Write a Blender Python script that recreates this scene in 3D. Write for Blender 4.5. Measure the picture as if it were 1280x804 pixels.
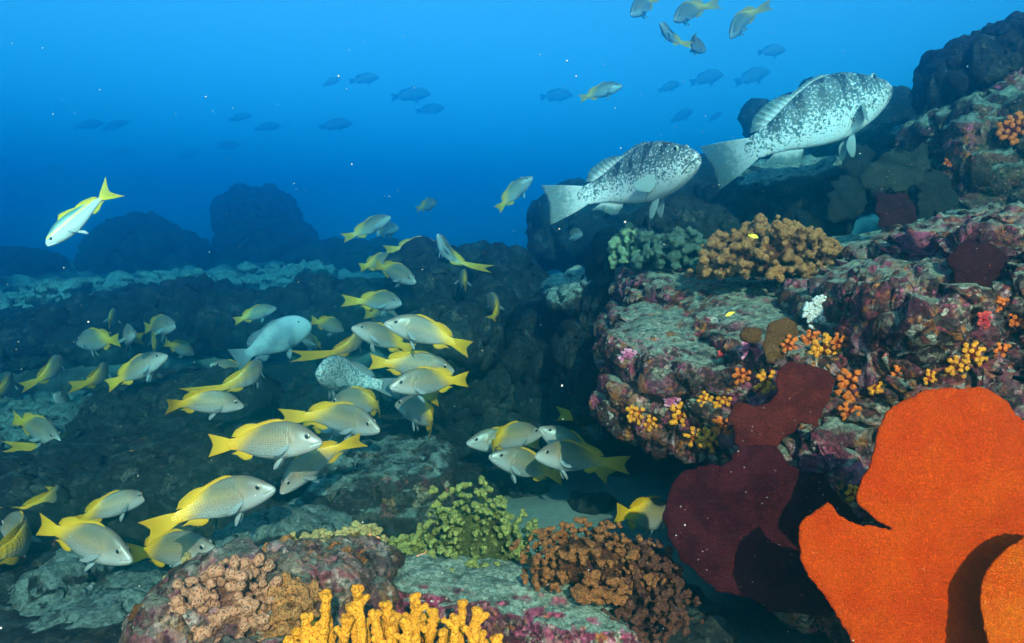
import bpy, bmesh, math, random
import numpy as np
from mathutils import Vector, Matrix, geometry

for _o in list(bpy.data.objects):
    bpy.data.objects.remove(_o, do_unlink=True)
SC = bpy.context.scene
COL = SC.collection
R = math.radians

# ------------------------------------------------------------------ camera
PITCH = R(-4.0)
FPX = 1005.0                       # focal length in pixels of the 1280 px wide photograph
cam_d = bpy.data.cameras.new('camera'); cam = bpy.data.objects.new('camera', cam_d); COL.objects.link(cam)
cam.location = (0, 0, 0); cam.rotation_euler = (math.pi/2 + PITCH, 0, 0)
cam_d.sensor_width = 36.0; cam_d.lens = 36.0*FPX/1280.0; cam_d.clip_start = 0.02; cam_d.clip_end = 400
SC.camera = cam

# ------------------------------------------------------------------ sky, sun, exposure
SUN_EL, SUN_AZ = 26.0, 171.0       # azimuth clockwise from +Y: behind the camera, to its right
world = bpy.data.worlds.new('World'); SC.world = world; world.use_nodes = True
wn = world.node_tree; wn.nodes.clear()
w_out = wn.nodes.new('ShaderNodeOutputWorld'); w_bg = wn.nodes.new('ShaderNodeBackground'); w_sky = wn.nodes.new('ShaderNodeTexSky')
w_sky.sky_type = 'NISHITA'; w_sky.sun_disc = False
w_sky.sun_elevation = R(SUN_EL); w_sky.sun_rotation = R(SUN_AZ)
w_bg.inputs['Strength'].default_value = 0.105
wn.links.new(w_sky.outputs[0], w_bg.inputs['Color']); wn.links.new(w_bg.outputs[0], w_out.inputs['Surface'])
sun_d = bpy.data.lights.new('sun', 'SUN'); sun = bpy.data.objects.new('sun', sun_d); COL.objects.link(sun)
sun_d.energy = 5.0; sun_d.angle = R(0.6); sun_d.color = (1.0, 0.74, 0.54)
_to = Vector((math.sin(R(SUN_AZ))*math.cos(R(SUN_EL)), math.cos(R(SUN_AZ))*math.cos(R(SUN_EL)), math.sin(R(SUN_EL))))
sun.rotation_euler = _to.to_track_quat('Z', 'Y').to_euler(); sun.location = _to*5
SC.view_settings.view_transform = 'Standard'; SC.view_settings.look = 'None'
SC.view_settings.exposure = 1.6; SC.view_settings.gamma = 1.0; SC.view_settings.use_curve_mapping = False
SC.render.engine = 'CYCLES'
cy = SC.cycles
cy.max_bounces = 5; cy.diffuse_bounces = 2; cy.glossy_bounces = 2; cy.transmission_bounces = 2; cy.volume_bounces = 3; cy.transparent_max_bounces = 8
cy.use_denoising = True
try: cy.denoiser = 'OPENIMAGEDENOISE'
except Exception: pass
cy.sample_clamp_indirect = 4.0

# ------------------------------------------------------------------ small helpers
CF = Vector((0, math.cos(PITCH), math.sin(PITCH))); CU = Vector((0, -math.sin(PITCH), math.cos(PITCH))); CR = Vector((1, 0, 0))
def P(px, py, d):
    """point d metres in front of the camera that the photograph shows at pixel px, py"""
    return CF*d + CR*((px-640.0)/FPX*d) + CU*((402.0-py)/FPX*d)

def tag(o, label=None, cat=None, group=None, kind=None):
    if label: o['label'] = label
    if cat: o['category'] = cat
    if group: o['group'] = group
    if kind: o['kind'] = kind
    return o

def mesh_obj(name, verts, faces, mats, parent=None, loc=None, smooth=True, midx=None):
    me = bpy.data.meshes.new(name)
    verts = np.asarray(verts, dtype=np.float64)
    if loc is not None: verts = verts - np.array(loc)
    if isinstance(faces, np.ndarray):
        n, k = faces.shape
        me.vertices.add(len(verts)); me.vertices.foreach_set('co', verts.astype(np.float32).ravel())
        me.loops.add(n*k); me.loops.foreach_set('vertex_index', faces.astype(np.int32).ravel())
        me.polygons.add(n); me.polygons.foreach_set('loop_start', np.arange(0, n*k, k, dtype=np.int32))
        me.update(calc_edges=True)
    else:
        me.from_pydata([tuple(v) for v in verts], [], [tuple(f) for f in faces]); me.update()
    me.polygons.foreach_set('use_smooth', [smooth]*len(me.polygons))
    if midx is not None: me.polygons.foreach_set('material_index', midx)
    for m in (mats if isinstance(mats, (list, tuple)) else [mats]): me.materials.append(m)
    o = bpy.data.objects.new(name, me); COL.objects.link(o)
    if loc is not None: o.location = loc
    if parent is not None: o.parent = parent
    return o

# ---- numpy noise
def _h(i, j, k, s):
    x = (i.astype(np.int64)*374761393 + j.astype(np.int64)*668265263 + k.astype(np.int64)*2147483647 + s*1274126177) & 0xFFFFFFFF
    x = ((x ^ (x >> 13))*1274126177) & 0xFFFFFFFF
    x = ((x ^ (x >> 16))*2246822519) & 0xFFFFFFFF
    return x ^ (x >> 15)
def pnoise(p, s=0):
    """gradient noise, about -1..1"""
    f = np.floor(p); t = p - f; i = f.astype(np.int64); u = t*t*t*(t*(t*6-15)+10)
    res = 0
    for a in (0, 1):
        for b in (0, 1):
            for c in (0, 1):
                hh = _h(i[:, 0]+a, i[:, 1]+b, i[:, 2]+c, s)
                gx = ((hh & 1023)/511.5-1); gy = (((hh >> 10) & 1023)/511.5-1); gz = (((hh >> 20) & 1023)/511.5-1)
                w = (u[:, 0] if a else 1-u[:, 0])*(u[:, 1] if b else 1-u[:, 1])*(u[:, 2] if c else 1-u[:, 2])
                res = res + w*(gx*(t[:, 0]-a)+gy*(t[:, 1]-b)+gz*(t[:, 2]-c))
    return res*1.3
def fbm(p, o=4, s=0, g=.5, l=2.03):
    r = 0; a = 1.0
    for q in range(o): r = r + a*pnoise(p, s+q*17); p = p*l+3.7; a *= g
    return r
def ridged(p, o=4, s=0, g=.5):
    r = 0; a = 1.0
    for q in range(o): r = r + a*(1-2*np.abs(pnoise(p, s+q*17))); p = p*2.03+3.7; a *= g
    return r
def worley(p, s=0):
    """F1 and F2 distances"""
    f = np.floor(p).astype(np.int64); t = p-f
    d1 = np.full(len(p), 9.0); d2 = np.full(len(p), 9.0)
    for a in (-1, 0, 1):
        for b in (-1, 0, 1):
            for c in (-1, 0, 1):
                hh = _h(f[:, 0]+a, f[:, 1]+b, f[:, 2]+c, s)
                dx = a+(hh & 1023)/1023.0-t[:, 0]; dy = b+((hh >> 10) & 1023)/1023.0-t[:, 1]; dz = c+((hh >> 20) & 1023)/1023.0-t[:, 2]
                d = dx*dx+dy*dy+dz*dz
                m = d < d1
                d2 = np.where(m, d1, np.minimum(d2, d)); d1 = np.where(m, d, d1)
    return np.sqrt(d1), np.sqrt(d2)
def sstep(a, b, x):
    t = np.clip((x-a)/(b-a), 0, 1); return t*t*(3-2*t)

# ---- union of blobs through the voxel remesher
def _ico(sub):
    bm = bmesh.new(); bmesh.ops.create_icosphere(bm, subdivisions=sub, radius=1.0)
    v = np.array([x.co[:] for x in bm.verts]); f = np.array([[y.index for y in x.verts] for x in bm.faces]); bm.free(); return v, f
ICO = {k: _ico(k) for k in (1, 2, 3, 4)}
def raw_blobs(items, sub=2):
    """items: (center, radii, rot matrix or None, exponent)"""
    V = []; Fc = []; n = 0; v0, f0 = ICO[sub]
    for c, r, rot, e in items:
        v = v0
        if e != 1.0:
            v = np.sign(v0)*np.abs(v0)**e
        v = v*np.array(r)
        if rot is not None: v = v @ np.array(rot).T
        V.append(v+np.array(c)); Fc.append(f0+n); n += len(v0)
    return np.concatenate(V), np.concatenate(Fc)
def remesh(V, Fc, vox):
    me = bpy.data.meshes.new('tmp')
    me.vertices.add(len(V)); me.vertices.foreach_set('co', V.astype(np.float32).ravel())
    me.loops.add(len(Fc)*3); me.loops.foreach_set('vertex_index', Fc.astype(np.int32).ravel())
    me.polygons.add(len(Fc)); me.polygons.foreach_set('loop_start', np.arange(0, len(Fc)*3, 3, dtype=np.int32)); me.update(calc_edges=True)
    o = bpy.data.objects.new('tmp', me); COL.objects.link(o)
    m = o.modifiers.new('r', 'REMESH'); m.mode = 'VOXEL'; m.voxel_size = vox
    dg = bpy.context.evaluated_depsgraph_get(); dg.update()
    e = o.evaluated_get(dg); em = e.to_mesh()
    nv = len(em.vertices); v = np.empty(nv*3, np.float32); em.vertices.foreach_get('co', v); v = v.reshape(-1, 3).astype(np.float64)
    nf = len(em.polygons); lt = np.empty(nf, np.int32); em.polygons.foreach_get('loop_total', lt)
    ls = np.empty(nf, np.int32); em.polygons.foreach_get('loop_start', ls)
    li = np.empty(len(em.loops), np.int32); em.loops.foreach_get('vertex_index', li)
    q = ls[lt == 4]; quads = np.stack([li[q+k] for k in range(4)], 1)
    nr = np.empty(nv*3, np.float32); em.vertex_normals.foreach_get('vector', nr); nr = nr.reshape(-1, 3).astype(np.float64)
    e.to_mesh_clear(); bpy.data.objects.remove(o, do_unlink=True); bpy.data.meshes.remove(me)
    return v, quads, nr
def normals(v, q):
    a = v[q[:, 2]]-v[q[:, 0]]; b = v[q[:, 3]]-v[q[:, 1]]; n = np.cross(a, b)
    r = np.zeros_like(v)
    for k in range(4): np.add.at(r, q[:, k], n)
    return r/np.maximum(np.linalg.norm(r, axis=1, keepdims=True), 1e-12)

# ------------------------------------------------------------------ materials
class NT:
    def __init__(s, name):
        s.m = bpy.data.materials.new(name); s.m.use_nodes = True; s.t = s.m.node_tree; s.t.nodes.clear()
        s.out = s.t.nodes.new('ShaderNodeOutputMaterial'); s.b = s.t.nodes.new('ShaderNodeBsdfPrincipled')
        s.t.links.new(s.b.outputs[0], s.out.inputs['Surface'])
    def put(s, sock, v):
        if v is None: return
        if isinstance(v, bpy.types.NodeSocket): s.t.links.new(v, sock)
        elif isinstance(v, (tuple, list)) and len(v) == 3 and sock.type == 'RGBA': sock.default_value = (*v, 1)
        else: sock.default_value = v
    def tc(s, w='Object'):
        return s.t.nodes.new('ShaderNodeTexCoord').outputs[w]
    def normal(s): return s.t.nodes.new('ShaderNodeNewGeometry').outputs['Normal']
    def point(s): return s.t.nodes.new('ShaderNodeNewGeometry').outputs['Pointiness']
    def attr(s, name):
        n = s.t.nodes.new('ShaderNodeAttribute'); n.attribute_name = name; return n.outputs['Fac']
    def rnd(s): return s.t.nodes.new('ShaderNodeObjectInfo').outputs['Random']
    def sep(s, v):
        n = s.t.nodes.new('ShaderNodeSeparateXYZ'); s.put(n.inputs[0], v); return n.outputs
    def scale(s, v, sc):
        n = s.t.nodes.new('ShaderNodeMapping'); s.put(n.inputs[0], v); n.inputs['Scale'].default_value = sc; return n.outputs[0]
    def noise(s, v, sc, det=4, rough=.55, col=False, dist=0):
        n = s.t.nodes.new('ShaderNodeTexNoise'); s.put(n.inputs['Vector'], v); n.inputs['Scale'].default_value = sc
        n.inputs['Detail'].default_value = det; n.inputs['Roughness'].default_value = rough; n.inputs['Distortion'].default_value = dist
        return n.outputs['Color' if col else 'Fac']
    def vor(s, v, sc, feat='F1', out='Distance', rnd=1.0):
        n = s.t.nodes.new('ShaderNodeTexVoronoi'); n.feature = feat; s.put(n.inputs['Vector'], v); n.inputs['Scale'].default_value = sc
        n.inputs['Randomness'].default_value = rnd
        return n.outputs[out]
    def wave(s, v, sc, dist=0, dire='X', det=2):
        n = s.t.nodes.new('ShaderNodeTexWave'); n.bands_direction = dire; s.put(n.inputs['Vector'], v); n.inputs['Scale'].default_value = sc
        n.inputs['Distortion'].default_value = dist; n.inputs['Detail'].default_value = det
        return n.outputs['Fac']
    def m_(s, op, a, b=None, c=None, clamp=False):
        n = s.t.nodes.new('ShaderNodeMath'); n.operation = op; n.use_clamp = clamp
        s.put(n.inputs[0], a); s.put(n.inputs[1], b); s.put(n.inputs[2], c); return n.outputs[0]
    def vm(s, op, a, b):
        n = s.t.nodes.new('ShaderNodeVectorMath'); n.operation = op; s.put(n.inputs[0], a)
        if op == 'SCALE': s.put(n.inputs['Scale'], b)
        else: s.put(n.inputs[1], b)
        return n.outputs[0]
    def mr(s, v, a, b, c=0.0, d=1.0, smooth=True):
        n = s.t.nodes.new('ShaderNodeMapRange'); n.interpolation_type = 'SMOOTHSTEP' if smooth else 'LINEAR'
        s.put(n.inputs[0], v)
        for k, x in zip((1, 2, 3, 4), (a, b, c, d)): s.put(n.inputs[k], x)
        return n.outputs[0]
    def mix(s, f, a, b, mode='MIX'):
        n = s.t.nodes.new('ShaderNodeMix'); n.data_type = 'RGBA'; n.blend_type = mode
        s.put(n.inputs[0], f); s.put(n.inputs[6], a); s.put(n.inputs[7], b); return n.outputs[2]
    def ramp(s, f, stops, interp='CONSTANT'):
        n = s.t.nodes.new('ShaderNodeValToRGB'); cr = n.color_ramp; cr.interpolation = interp; s.put(n.inputs[0], f)
        while len(cr.elements) < len(stops): cr.elements.new(.5)
        for e, (p, c) in zip(cr.elements, stops): e.position = p; e.color = (*c, 1)
        return n.outputs[0]
    def warp(s, v, sc, amt):
        n = s.noise(v, sc, 2, col=True); n = s.vm('SUBTRACT', n, (.5, .5, .5)); n = s.vm('SCALE', n, amt); return s.vm('ADD', v, n)
    def bump(s, h, st=.5, dist=.01, nrm=None):
        n = s.t.nodes.new('ShaderNodeBump'); n.inputs['Strength'].default_value = st; n.inputs['Distance'].default_value = dist
        s.put(n.inputs['Height'], h); s.put(n.inputs['Normal'], nrm); return n.outputs[0]
    def fin(s, color=None, rough=.8, nrm=None, spec=.3, **kw):
        s.put(s.b.inputs['Base Color'], color); s.put(s.b.inputs['Roughness'], rough); s.put(s.b.inputs['Normal'], nrm)
        s.b.inputs['Specular IOR Level'].default_value = spec
        for k, v in kw.items(): s.put(s.b.inputs[k.replace('_', ' ')], v)
        return s.m

PINK = [(0, (.05, .02, .02)), (.1, (.42, .06, .10)), (.2, (.16, .03, .05)), (.3, (.33, .12, .13)), (.38, (.55, .10, .20)), (.46, (.07, .03, .03)),
        (.54, (.36, .24, .16)), (.62, (.50, .14, .03)), (.70, (.20, .05, .09)), (.78, (.48, .38, .28)), (.86, (.10, .05, .03)), (.93, (.60, .30, .30))]
BROWN = [(0, (.035, .03, .025)), (.15, (.10, .06, .035)), (.3, (.05, .035, .03)), (.42, (.22, .13, .06)), (.52, (.06, .06, .04)), (.62, (.28, .10, .07)),
         (.7, (.12, .04, .05)), (.8, (.30, .24, .15)), (.9, (.05, .04, .035))]
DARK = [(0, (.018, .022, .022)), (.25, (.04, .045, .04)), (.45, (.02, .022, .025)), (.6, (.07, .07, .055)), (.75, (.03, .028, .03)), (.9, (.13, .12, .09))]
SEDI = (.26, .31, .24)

def rock_mat(name, pal, pal2, sed_lo=.35, sed_hi=.75, sed=SEDI, sed_noise=.55, mixlo=.42, mixhi=.58, cell=26, bumpy=1.0, bright=1.0, specks=.4, sand=False):
    t = NT(name); p = t.tc()
    w = t.warp(p, 14, .05); w = t.warp(w, 60, .012)
    c1 = t.ramp(t.sep(t.vor(w, cell, out='Color'))[0], pal)
    c2 = t.ramp(t.sep(t.vor(w, cell*2.7, out='Color'))[1], pal)
    c3 = t.ramp(t.sep(t.vor(w, cell*1.8, out='Color'))[2], pal2)
    ca = t.mix(t.mr(t.noise(p, 30, 3), .4, .6), c1, c2)
    c = t.mix(t.mr(t.noise(p, 5.5, 4), mixlo, mixhi), ca, c3)
    c = t.mix(1.0, c, t.ramp(t.noise(p, 95, 6, .7), [(.28, (.08,)*3), (.43, (.30,)*3), (.53, (1.0,)*3), (.66, (1.8,)*3)], 'LINEAR'), 'MULTIPLY')
    big = t.ramp(t.sep(t.vor(t.warp(p, 8, .12), 8, out='Color'))[1], pal); c = t.mix(t.mr(t.noise(p, 18, 6, .75), .46, .56, 0, .55), c, big)
    c = t.mix(t.mr(t.noise(p, 6.5, 6, .7), .40, .54, .72, 0), c, (.02, .015, .014))
    gz = t.sep(t.normal())[2]
    nz = t.m_('MULTIPLY', t.m_('SUBTRACT', t.noise(p, 9, 6, .65), .5), sed_noise*2)
    sm = t.mr(t.m_('ADD', gz, nz), sed_lo, sed_hi)
    sc = t.mix(t.mr(t.noise(p, 70, 7, .8), .40, .60), tuple(x*.35 for x in sed), sed)
    sc = t.mix(t.mr(t.noise(p, 180, 3, .7), .62, .72, 0, .6), sc, (.62, .62, .5))
    sc = t.mix(t.mr(t.noise(p, 24, 7, .78), .50, .60, 0, .85), sc, tuple(x*.2 for x in sed))
    c = t.mix(sm, c, sc)
    if sand: c = t.mix(t.attr('sand'), c, t.mix(t.mr(t.noise(p, 40, 5, .7), .35, .65), (.34, .40, .34), (.44, .50, .42)))
    # scattered pale specks: shell bits, tiny barnacles
    sv = t.vor(p, 75); sr = t.sep(t.vor(p, 75, out='Color'))[0]
    spk = t.m_('MULTIPLY', t.mr(sv, .16, .26, 1, 0), t.mr(sr, .72, .74))
    c = t.mix(t.m_('MULTIPLY', spk, specks), c, (.68, .6, .52))
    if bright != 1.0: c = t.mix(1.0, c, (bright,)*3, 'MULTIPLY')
    h = t.m_('ADD', t.noise(p, 85, 6, .75), t.m_('MULTIPLY', t.vor(p, cell*3.1), -.35))
    h = t.m_('ADD', h, t.m_('MULTIPLY', t.noise(p, 330, 4, .75), .5))
    return t.fin(c, .9, t.bump(h, .9*bumpy, .014), .12)

def fan_mat(name, ca, cb, speck=.25, sc=260):
    t = NT(name); p = t.tc(); w = t.warp(p, 40, .01)
    e = t.vor(w, sc, 'DISTANCE_TO_EDGE'); m = t.mr(e, .04, .22)
    c = t.mix(t.mr(t.noise(p, 14, 5, .6), .35, .65), ca, cb)
    c = t.mix(t.m_('MULTIPLY', m, .55), c, tuple(x*.35 for x in ca))
    c = t.mix(1.0, c, t.ramp(t.noise(p, 240, 3, .7), [(.3, (.78,)*3), (.5, (1,)*3), (.75, (1.25,)*3)], 'LINEAR'), 'MULTIPLY')
    sv = t.vor(p, 120); sr = t.sep(t.vor(p, 120, out='Color'))[0]
    c = t.mix(t.m_('MULTIPLY', t.m_('MULTIPLY', t.mr(sv, .10, .2, 1, 0), t.mr(sr, .93, .94)), speck*2), c, (.6, .5, .45))
    h = t.m_('ADD', t.m_('MULTIPLY', m, -.5), t.m_('MULTIPLY', t.noise(p, 300, 3, .7), 1.3)); h = t.m_('ADD', h, t.m_('MULTIPLY', t.noise(p, 60, 5, .7), 2.0))
    c = t.mix(t.mr(t.noise(p, 90, 6, .8), .55, .7, 0, .35), c, tuple(min(1, x*2.2) for x in cb))
    return t.fin(c, .9, t.bump(h, 1.0, .006), .02)

def coral_mat(name, base, tip, dark, sc=1.0, tips=.6, sss=0, pores=.7):
    t = NT(name); p = t.tc()
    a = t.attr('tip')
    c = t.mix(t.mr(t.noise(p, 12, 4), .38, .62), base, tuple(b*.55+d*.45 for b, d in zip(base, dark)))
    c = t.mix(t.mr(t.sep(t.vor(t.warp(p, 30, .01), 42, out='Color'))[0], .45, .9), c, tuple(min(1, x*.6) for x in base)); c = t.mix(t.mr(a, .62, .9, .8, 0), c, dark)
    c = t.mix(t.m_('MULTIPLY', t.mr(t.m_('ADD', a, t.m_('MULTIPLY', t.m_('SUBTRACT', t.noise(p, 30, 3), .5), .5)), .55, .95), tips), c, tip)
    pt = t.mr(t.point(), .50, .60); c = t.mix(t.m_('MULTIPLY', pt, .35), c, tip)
    c = t.mix(1.0, c, t.ramp(t.noise(p, 160*sc, 4, .7), [(.25, (.5,)*3), (.5, (1,)*3), (.75, (1.35,)*3)], 'LINEAR'), 'MULTIPLY')
    v = t.vor(p, 210*sc); c = t.mix(t.mr(v, .05, .38, pores, 0), c, dark)
    h = t.m_('ADD', t.m_('MULTIPLY', t.mr(v, 0, .5), pores*1.4), t.m_('MULTIPLY', t.noise(p, 130*sc, 5, .75), 1.2))
    return t.fin(c, .85, t.bump(h, 1.0, .005), .15)

def plain_mat(name, col, rough=.5, spec=.4, var=.25, sc=60, bump=.2, **kw):
    t = NT(name); p = t.tc()
    c = t.mix(t.mr(t.noise(p, sc, 4), .35, .65), col, tuple(x*(1-var) for x in col))
    return t.fin(c, rough, t.bump(t.noise(p, sc*2, 4), bump, .004), spec, **kw)
# ------------------------------------------------------------------ seabed
def sand_mask(x, y):
    p = np.stack([x, y, 0*x], 1); n = fbm(p*1.7+4, 4, 91)
    g = sstep(1.0, .45, np.hypot((x-.42)/.75, (y-2.7)/.75)+.25*n)
    b = sstep(.02, .35, fbm(p*np.array([.55, 1.5, 1])+20, 4, 95)+.12)*sstep(4.6, 5.4, y)
    c = sstep(.9, .4, np.hypot((x-.62)/.45, (y-1.6)/.55)+.25*n)
    return np.clip(g+b+c, 0, 1)
def seabed_h(x, y):
    r = np.hypot(x, y)
    z = np.interp(y, [0, 1.5, 2.3, 3.2, 4.2, 5.5, 7, 8.5, 11, 30], [-.98, -.96, -.95, -.90, -.85, -.66, -.42, -.22, -.12, .1])
    # the right side climbs to the reef slope
    s = x - (0.15 + .10*y); z = z + np.clip(s, 0, 9)*sstep(2.4, 4.0, y)*.36
    p = np.stack([x, y, 0*x], 1)
    amp = sstep(2.0, 3.6, y)*.8+.2
    z = z + amp*(.16*fbm(p*.9, 3, 5) + .10*np.abs(pnoise(p*2.1, 31)) )
    # stepped ledges in the distance
    st = .16; q = z/st; fr = q-np.floor(q); zt = (np.floor(q)+sstep(.25, .75, fr))*st
    z = z*(1-.75*sstep(4.2, 5.2, y)) + zt*.75*sstep(4.2, 5.2, y)
    rocky = sstep(-.25, .35, fbm(p*1.3+9, 3, 77))
    d1, d2 = worley(p*5.0, 3); z = z + rocky*.07*(1-np.clip(d1*1.2, 0, 1))*amp*1.3
    d1, d2 = worley(p*13.0, 9); z = z + (.25+rocky)*.022*(1-np.clip(d1*1.3, 0, 1))
    z = z + .012*fbm(p*14, 4, 41)*(.4+rocky)
    sm = sand_mask(x, y); zb = np.interp(y, [0, 1.5, 2.3, 3.2, 4.2, 5.5, 7, 8.5, 11, 30], [-.98, -.96, -.93, -.86, -.82, -.60, -.34, -.14, -.04, .1])+.02*fbm(p*2, 3, 7)
    z = np.where(y < 4.5, z*(1-sm)+zb*sm, z+sm*.03)
    return z
na, nr_ = 760, 760
th = np.linspace(R(-72), R(72), na); rr = .35*np.exp(np.linspace(0, math.log(30/.35), nr_))
TH, RR = np.meshgrid(th, rr); X = (RR*np.sin(TH)).ravel(); Y = (RR*np.cos(TH)-.9).ravel()
Z = seabed_h(X, Y)
idx = np.arange(na*nr_).reshape(nr_, na)
Q = np.stack([idx[:-1, :-1], idx[:-1, 1:], idx[1:, 1:], idx[1:, :-1]], -1).reshape(-1, 4)
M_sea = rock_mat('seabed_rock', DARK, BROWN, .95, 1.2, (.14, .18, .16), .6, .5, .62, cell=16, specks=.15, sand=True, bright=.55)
sea = mesh_obj('seabed', np.stack([X, Y, Z], 1), Q, M_sea); tag(sea, kind='structure')
_at = sea.data.attributes.new('sand', 'FLOAT', 'POINT'); _at.data.foreach_set('value', sand_mask(X, Y).astype(np.float32))

# ------------------------------------------------------------------ rocks
REDS = [(0, (.14, .03, .02)), (.14, (.05, .02, .015)), (.28, (.42, .12, .03)), (.38, (.10, .04, .03)), (.5, (.55, .20, .06)), (.58, (.06, .03, .03)), (.68, (.34, .05, .06)), (.78, (.5, .42, .34)), (.88, (.08, .05, .035)), (.95, (.30, .22, .14))]
M_reef = rock_mat('encrusted_reef_rock', PINK, REDS, .74, .95, (.40, .42, .31), .34, .46, .60, cell=30, bright=.85)
M_reefdark = rock_mat('dark_encrusted_rock', BROWN, PINK, .45, .75, (.30, .38, .30), .5, .52, .66, cell=26, bright=.8)
M_slab = rock_mat('magenta_crusted_rock', [(0, (.10, .015, .03)), (.15, (.36, .03, .09)), (.3, (.2, .03, .06)), (.42, (.45, .07, .14)), (.52, (.05, .015, .02)), (.6, (.40, .12, .07)), (.68, (.30, .05, .12)), (.8, (.12, .02, .05)), (.9, (.5, .2, .2))],
                  PINK, .62, .86, (.30, .36, .28), .3, .5, .7, cell=34)
M_rub = rock_mat('mottled_rubble_rock', PINK, [(0, (.35, .16, .08)), (.2, (.5, .3, .2)), (.4, (.2, .08, .05)), (.6, (.55, .42, .36)), (.8, (.3, .1, .12))], .75, 1.1, (.35, .36, .26), .4, .35, .6, cell=30, bright=.7)
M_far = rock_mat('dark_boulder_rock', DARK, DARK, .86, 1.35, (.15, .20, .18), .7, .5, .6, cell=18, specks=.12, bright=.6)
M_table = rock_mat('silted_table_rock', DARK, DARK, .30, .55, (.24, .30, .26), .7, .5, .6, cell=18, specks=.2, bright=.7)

M_pale = rock_mat('pale_silted_slab_rock', DARK, DARK, .25, .55, (.34, .41, .34), .35, .5, .6, cell=18, specks=.2)

def rotm(rx=0, ry=0, rz=0):
    return (Matrix.Rotation(R(rz), 3, 'Z') @ Matrix.Rotation(R(ry), 3, 'Y') @ Matrix.Rotation(R(rx), 3, 'X'))
def blk(px, py, d, w, h, dep, rx=0, ry=0, rz=0, e=.62):
    """a rounded block: centre pixel and depth, width and height in pixels at that depth, depth in metres"""
    c = P(px, py, d); k = d/FPX/2
    return (c, (w*k, dep/2, h*k), rotm(rx, ry, rz), e)
def rock(name, blocks, vox, mat, label, seed=0, big=.05, joint=.03, knob=.0, knobs=18, fine=.008, group=None, cat='rock', sub=3, flat=0):
    V, Fc = raw_blobs(blocks, sub)
    v, q, n = remesh(V, Fc, vox)
    p = v+seed*7.3
    low = np.stack([fbm(p*2.2, 3, seed+1), fbm(p*2.2+50, 3, seed+2), fbm(p*2.2+90, 3, seed+3)], 1)
    v = v+low*big
    n = normals(v, q)
    if flat: joint = joint*(1-flat*sstep(.45, .8, n[:, 2]))
    d1, d2 = worley(p*5.5+low*.5, seed+4); v = v - n*(joint*np.clip(1-(d2-d1)*3.2, 0, 1)**1.5)[:, None] + n*(joint*.8*fbm(p*6, 3, seed+8))[:, None]
    a = fine*2.2*ridged(p*16, 3, seed+5)
    if knob:
        k1, _ = worley(p*knobs, seed+6); a = a+knob*np.sqrt(np.clip(1-(k1*1.25)**2, 0, 1))
    a = a+fine*fbm(p*48, 3, seed+7)+fine*1.3*np.minimum(0, ridged(p*9+3, 4, seed+9)+.15)-fine*1.6*np.clip(fbm(p*26, 3, seed+12)-.25, 0, 1)
    n = normals(v, q)
    if flat: a = a*(1-flat*sstep(.45, .8, n[:, 2]))
    v = v+n*a[:, None]
    c = v.mean(0)
    o = mesh_obj(name, v, q, mat, loc=c)
    tag(o, label, cat, group)
    return o

rock('stone', [blk(95, 742, 2.35, 44, 20, .10, 0, -14, 0, .9)], .005, rock_mat('pale_stone', [(0, (.5, .55, .5)), (.5, (.6, .62, .55))], [(0, (.5, .55, .5))], .2, .5, (.55, .6, .55), .2, .5, .6, specks=.1), 'small pale rounded stone lying on the sloping boulder at lower left', 90, .004, .003, 0, 20, .002)
# the big encrusted reef block on the right, with its shelf
rock('reef_rock', [
    blk(900, 428, 2.38, 250, 58, .80, 11, 3, -10), blk(985, 412, 2.36, 250, 66, .90, 11, -2, 0), blk(830, 425, 2.75, 130, 70, .7, 10, 12, -10), blk(860, 470, 2.45, 150, 90, .6, 8, 14, -25),
    blk(830, 505, 2.30, 120, 60, .45, 4, 18, -10), blk(915, 500, 2.30, 200, 110, .6, 0, 6, -8), blk(1010, 520, 2.25, 200, 170, .7, 0, 0, 6),
    blk(1010, 612, 2.40, 180, 160, .6), blk(880, 380, 2.9, 200, 90, .8, 10, 8, 0),
    ], .0085, M_reef, 'large overhanging reef rock with a silted flat top under the brown coral', 3, .025, .048, .012, 24, .015, flat=.75)
rock('reef_rock', [
    blk(1150, 405, 2.15, 260, 170, .75, -4, -8, 0), blk(1250, 380, 2.1, 260, 220, .8, 0, -6, 10), blk(1160, 500, 2.1, 260, 160, .7), blk(1300, 520, 1.95, 260, 260, .7),
    blk(1100, 640, 2.05, 260, 260, .6), blk(1290, 720, 1.85, 400, 300, .6),
    ], .0085, M_reef, 'tall crusted reef rock face rising behind the orange sea fan', 11, .05, .055, .012, 26, .017, flat=.5)
rock('reef_rock', [
    blk(1170, 335, 2.9, 330, 75, .9, 10, -6, 0), blk(1280, 310, 2.75, 260, 110, .9, 8, -8, 0), blk(1080, 345, 3.0, 180, 70, .8, 8, 0, 0),
    ], .011, rock_mat('silted_shelf_rock', BROWN, PINK, .30, .6, (.40, .46, .36), .4, .5, .66, cell=26), 'broad silted reef shelf behind the brown cauliflower coral', 5, .03, .035, .004, 22, .010, flat=.7)
rock('reef_rock', [
    blk(1250, 130, 3.2, 130, 120, .7, 0, -10, 0), blk(1245, 210, 3.1, 190, 130, .8), blk(1310, 180, 3.2, 200, 260, .9), blk(1205, 250, 3.1, 120, 80, .6), blk(1300, 90, 3.3, 120, 110, .6),
    ], .012, M_reefdark, 'dark crag of reef rock at the upper right with the small orange sponge', 23, .05, .05, .02, 15, .012)
rock('coral_rock', [
    blk(1225, 92, 3.05, 110, 60, .45, 0, -14, 0, .9), blk(1280, 70, 3.05, 120, 70, .45, 0, -14, 0, .9), blk(1195, 110, 3.05, 60, 40, .3, 0, 0, 0, .9),
    ], .010, M_far, 'knobbly dark coral crown on top of the upper right crag', 24, .02, .02, .035, 19, .01)
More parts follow.
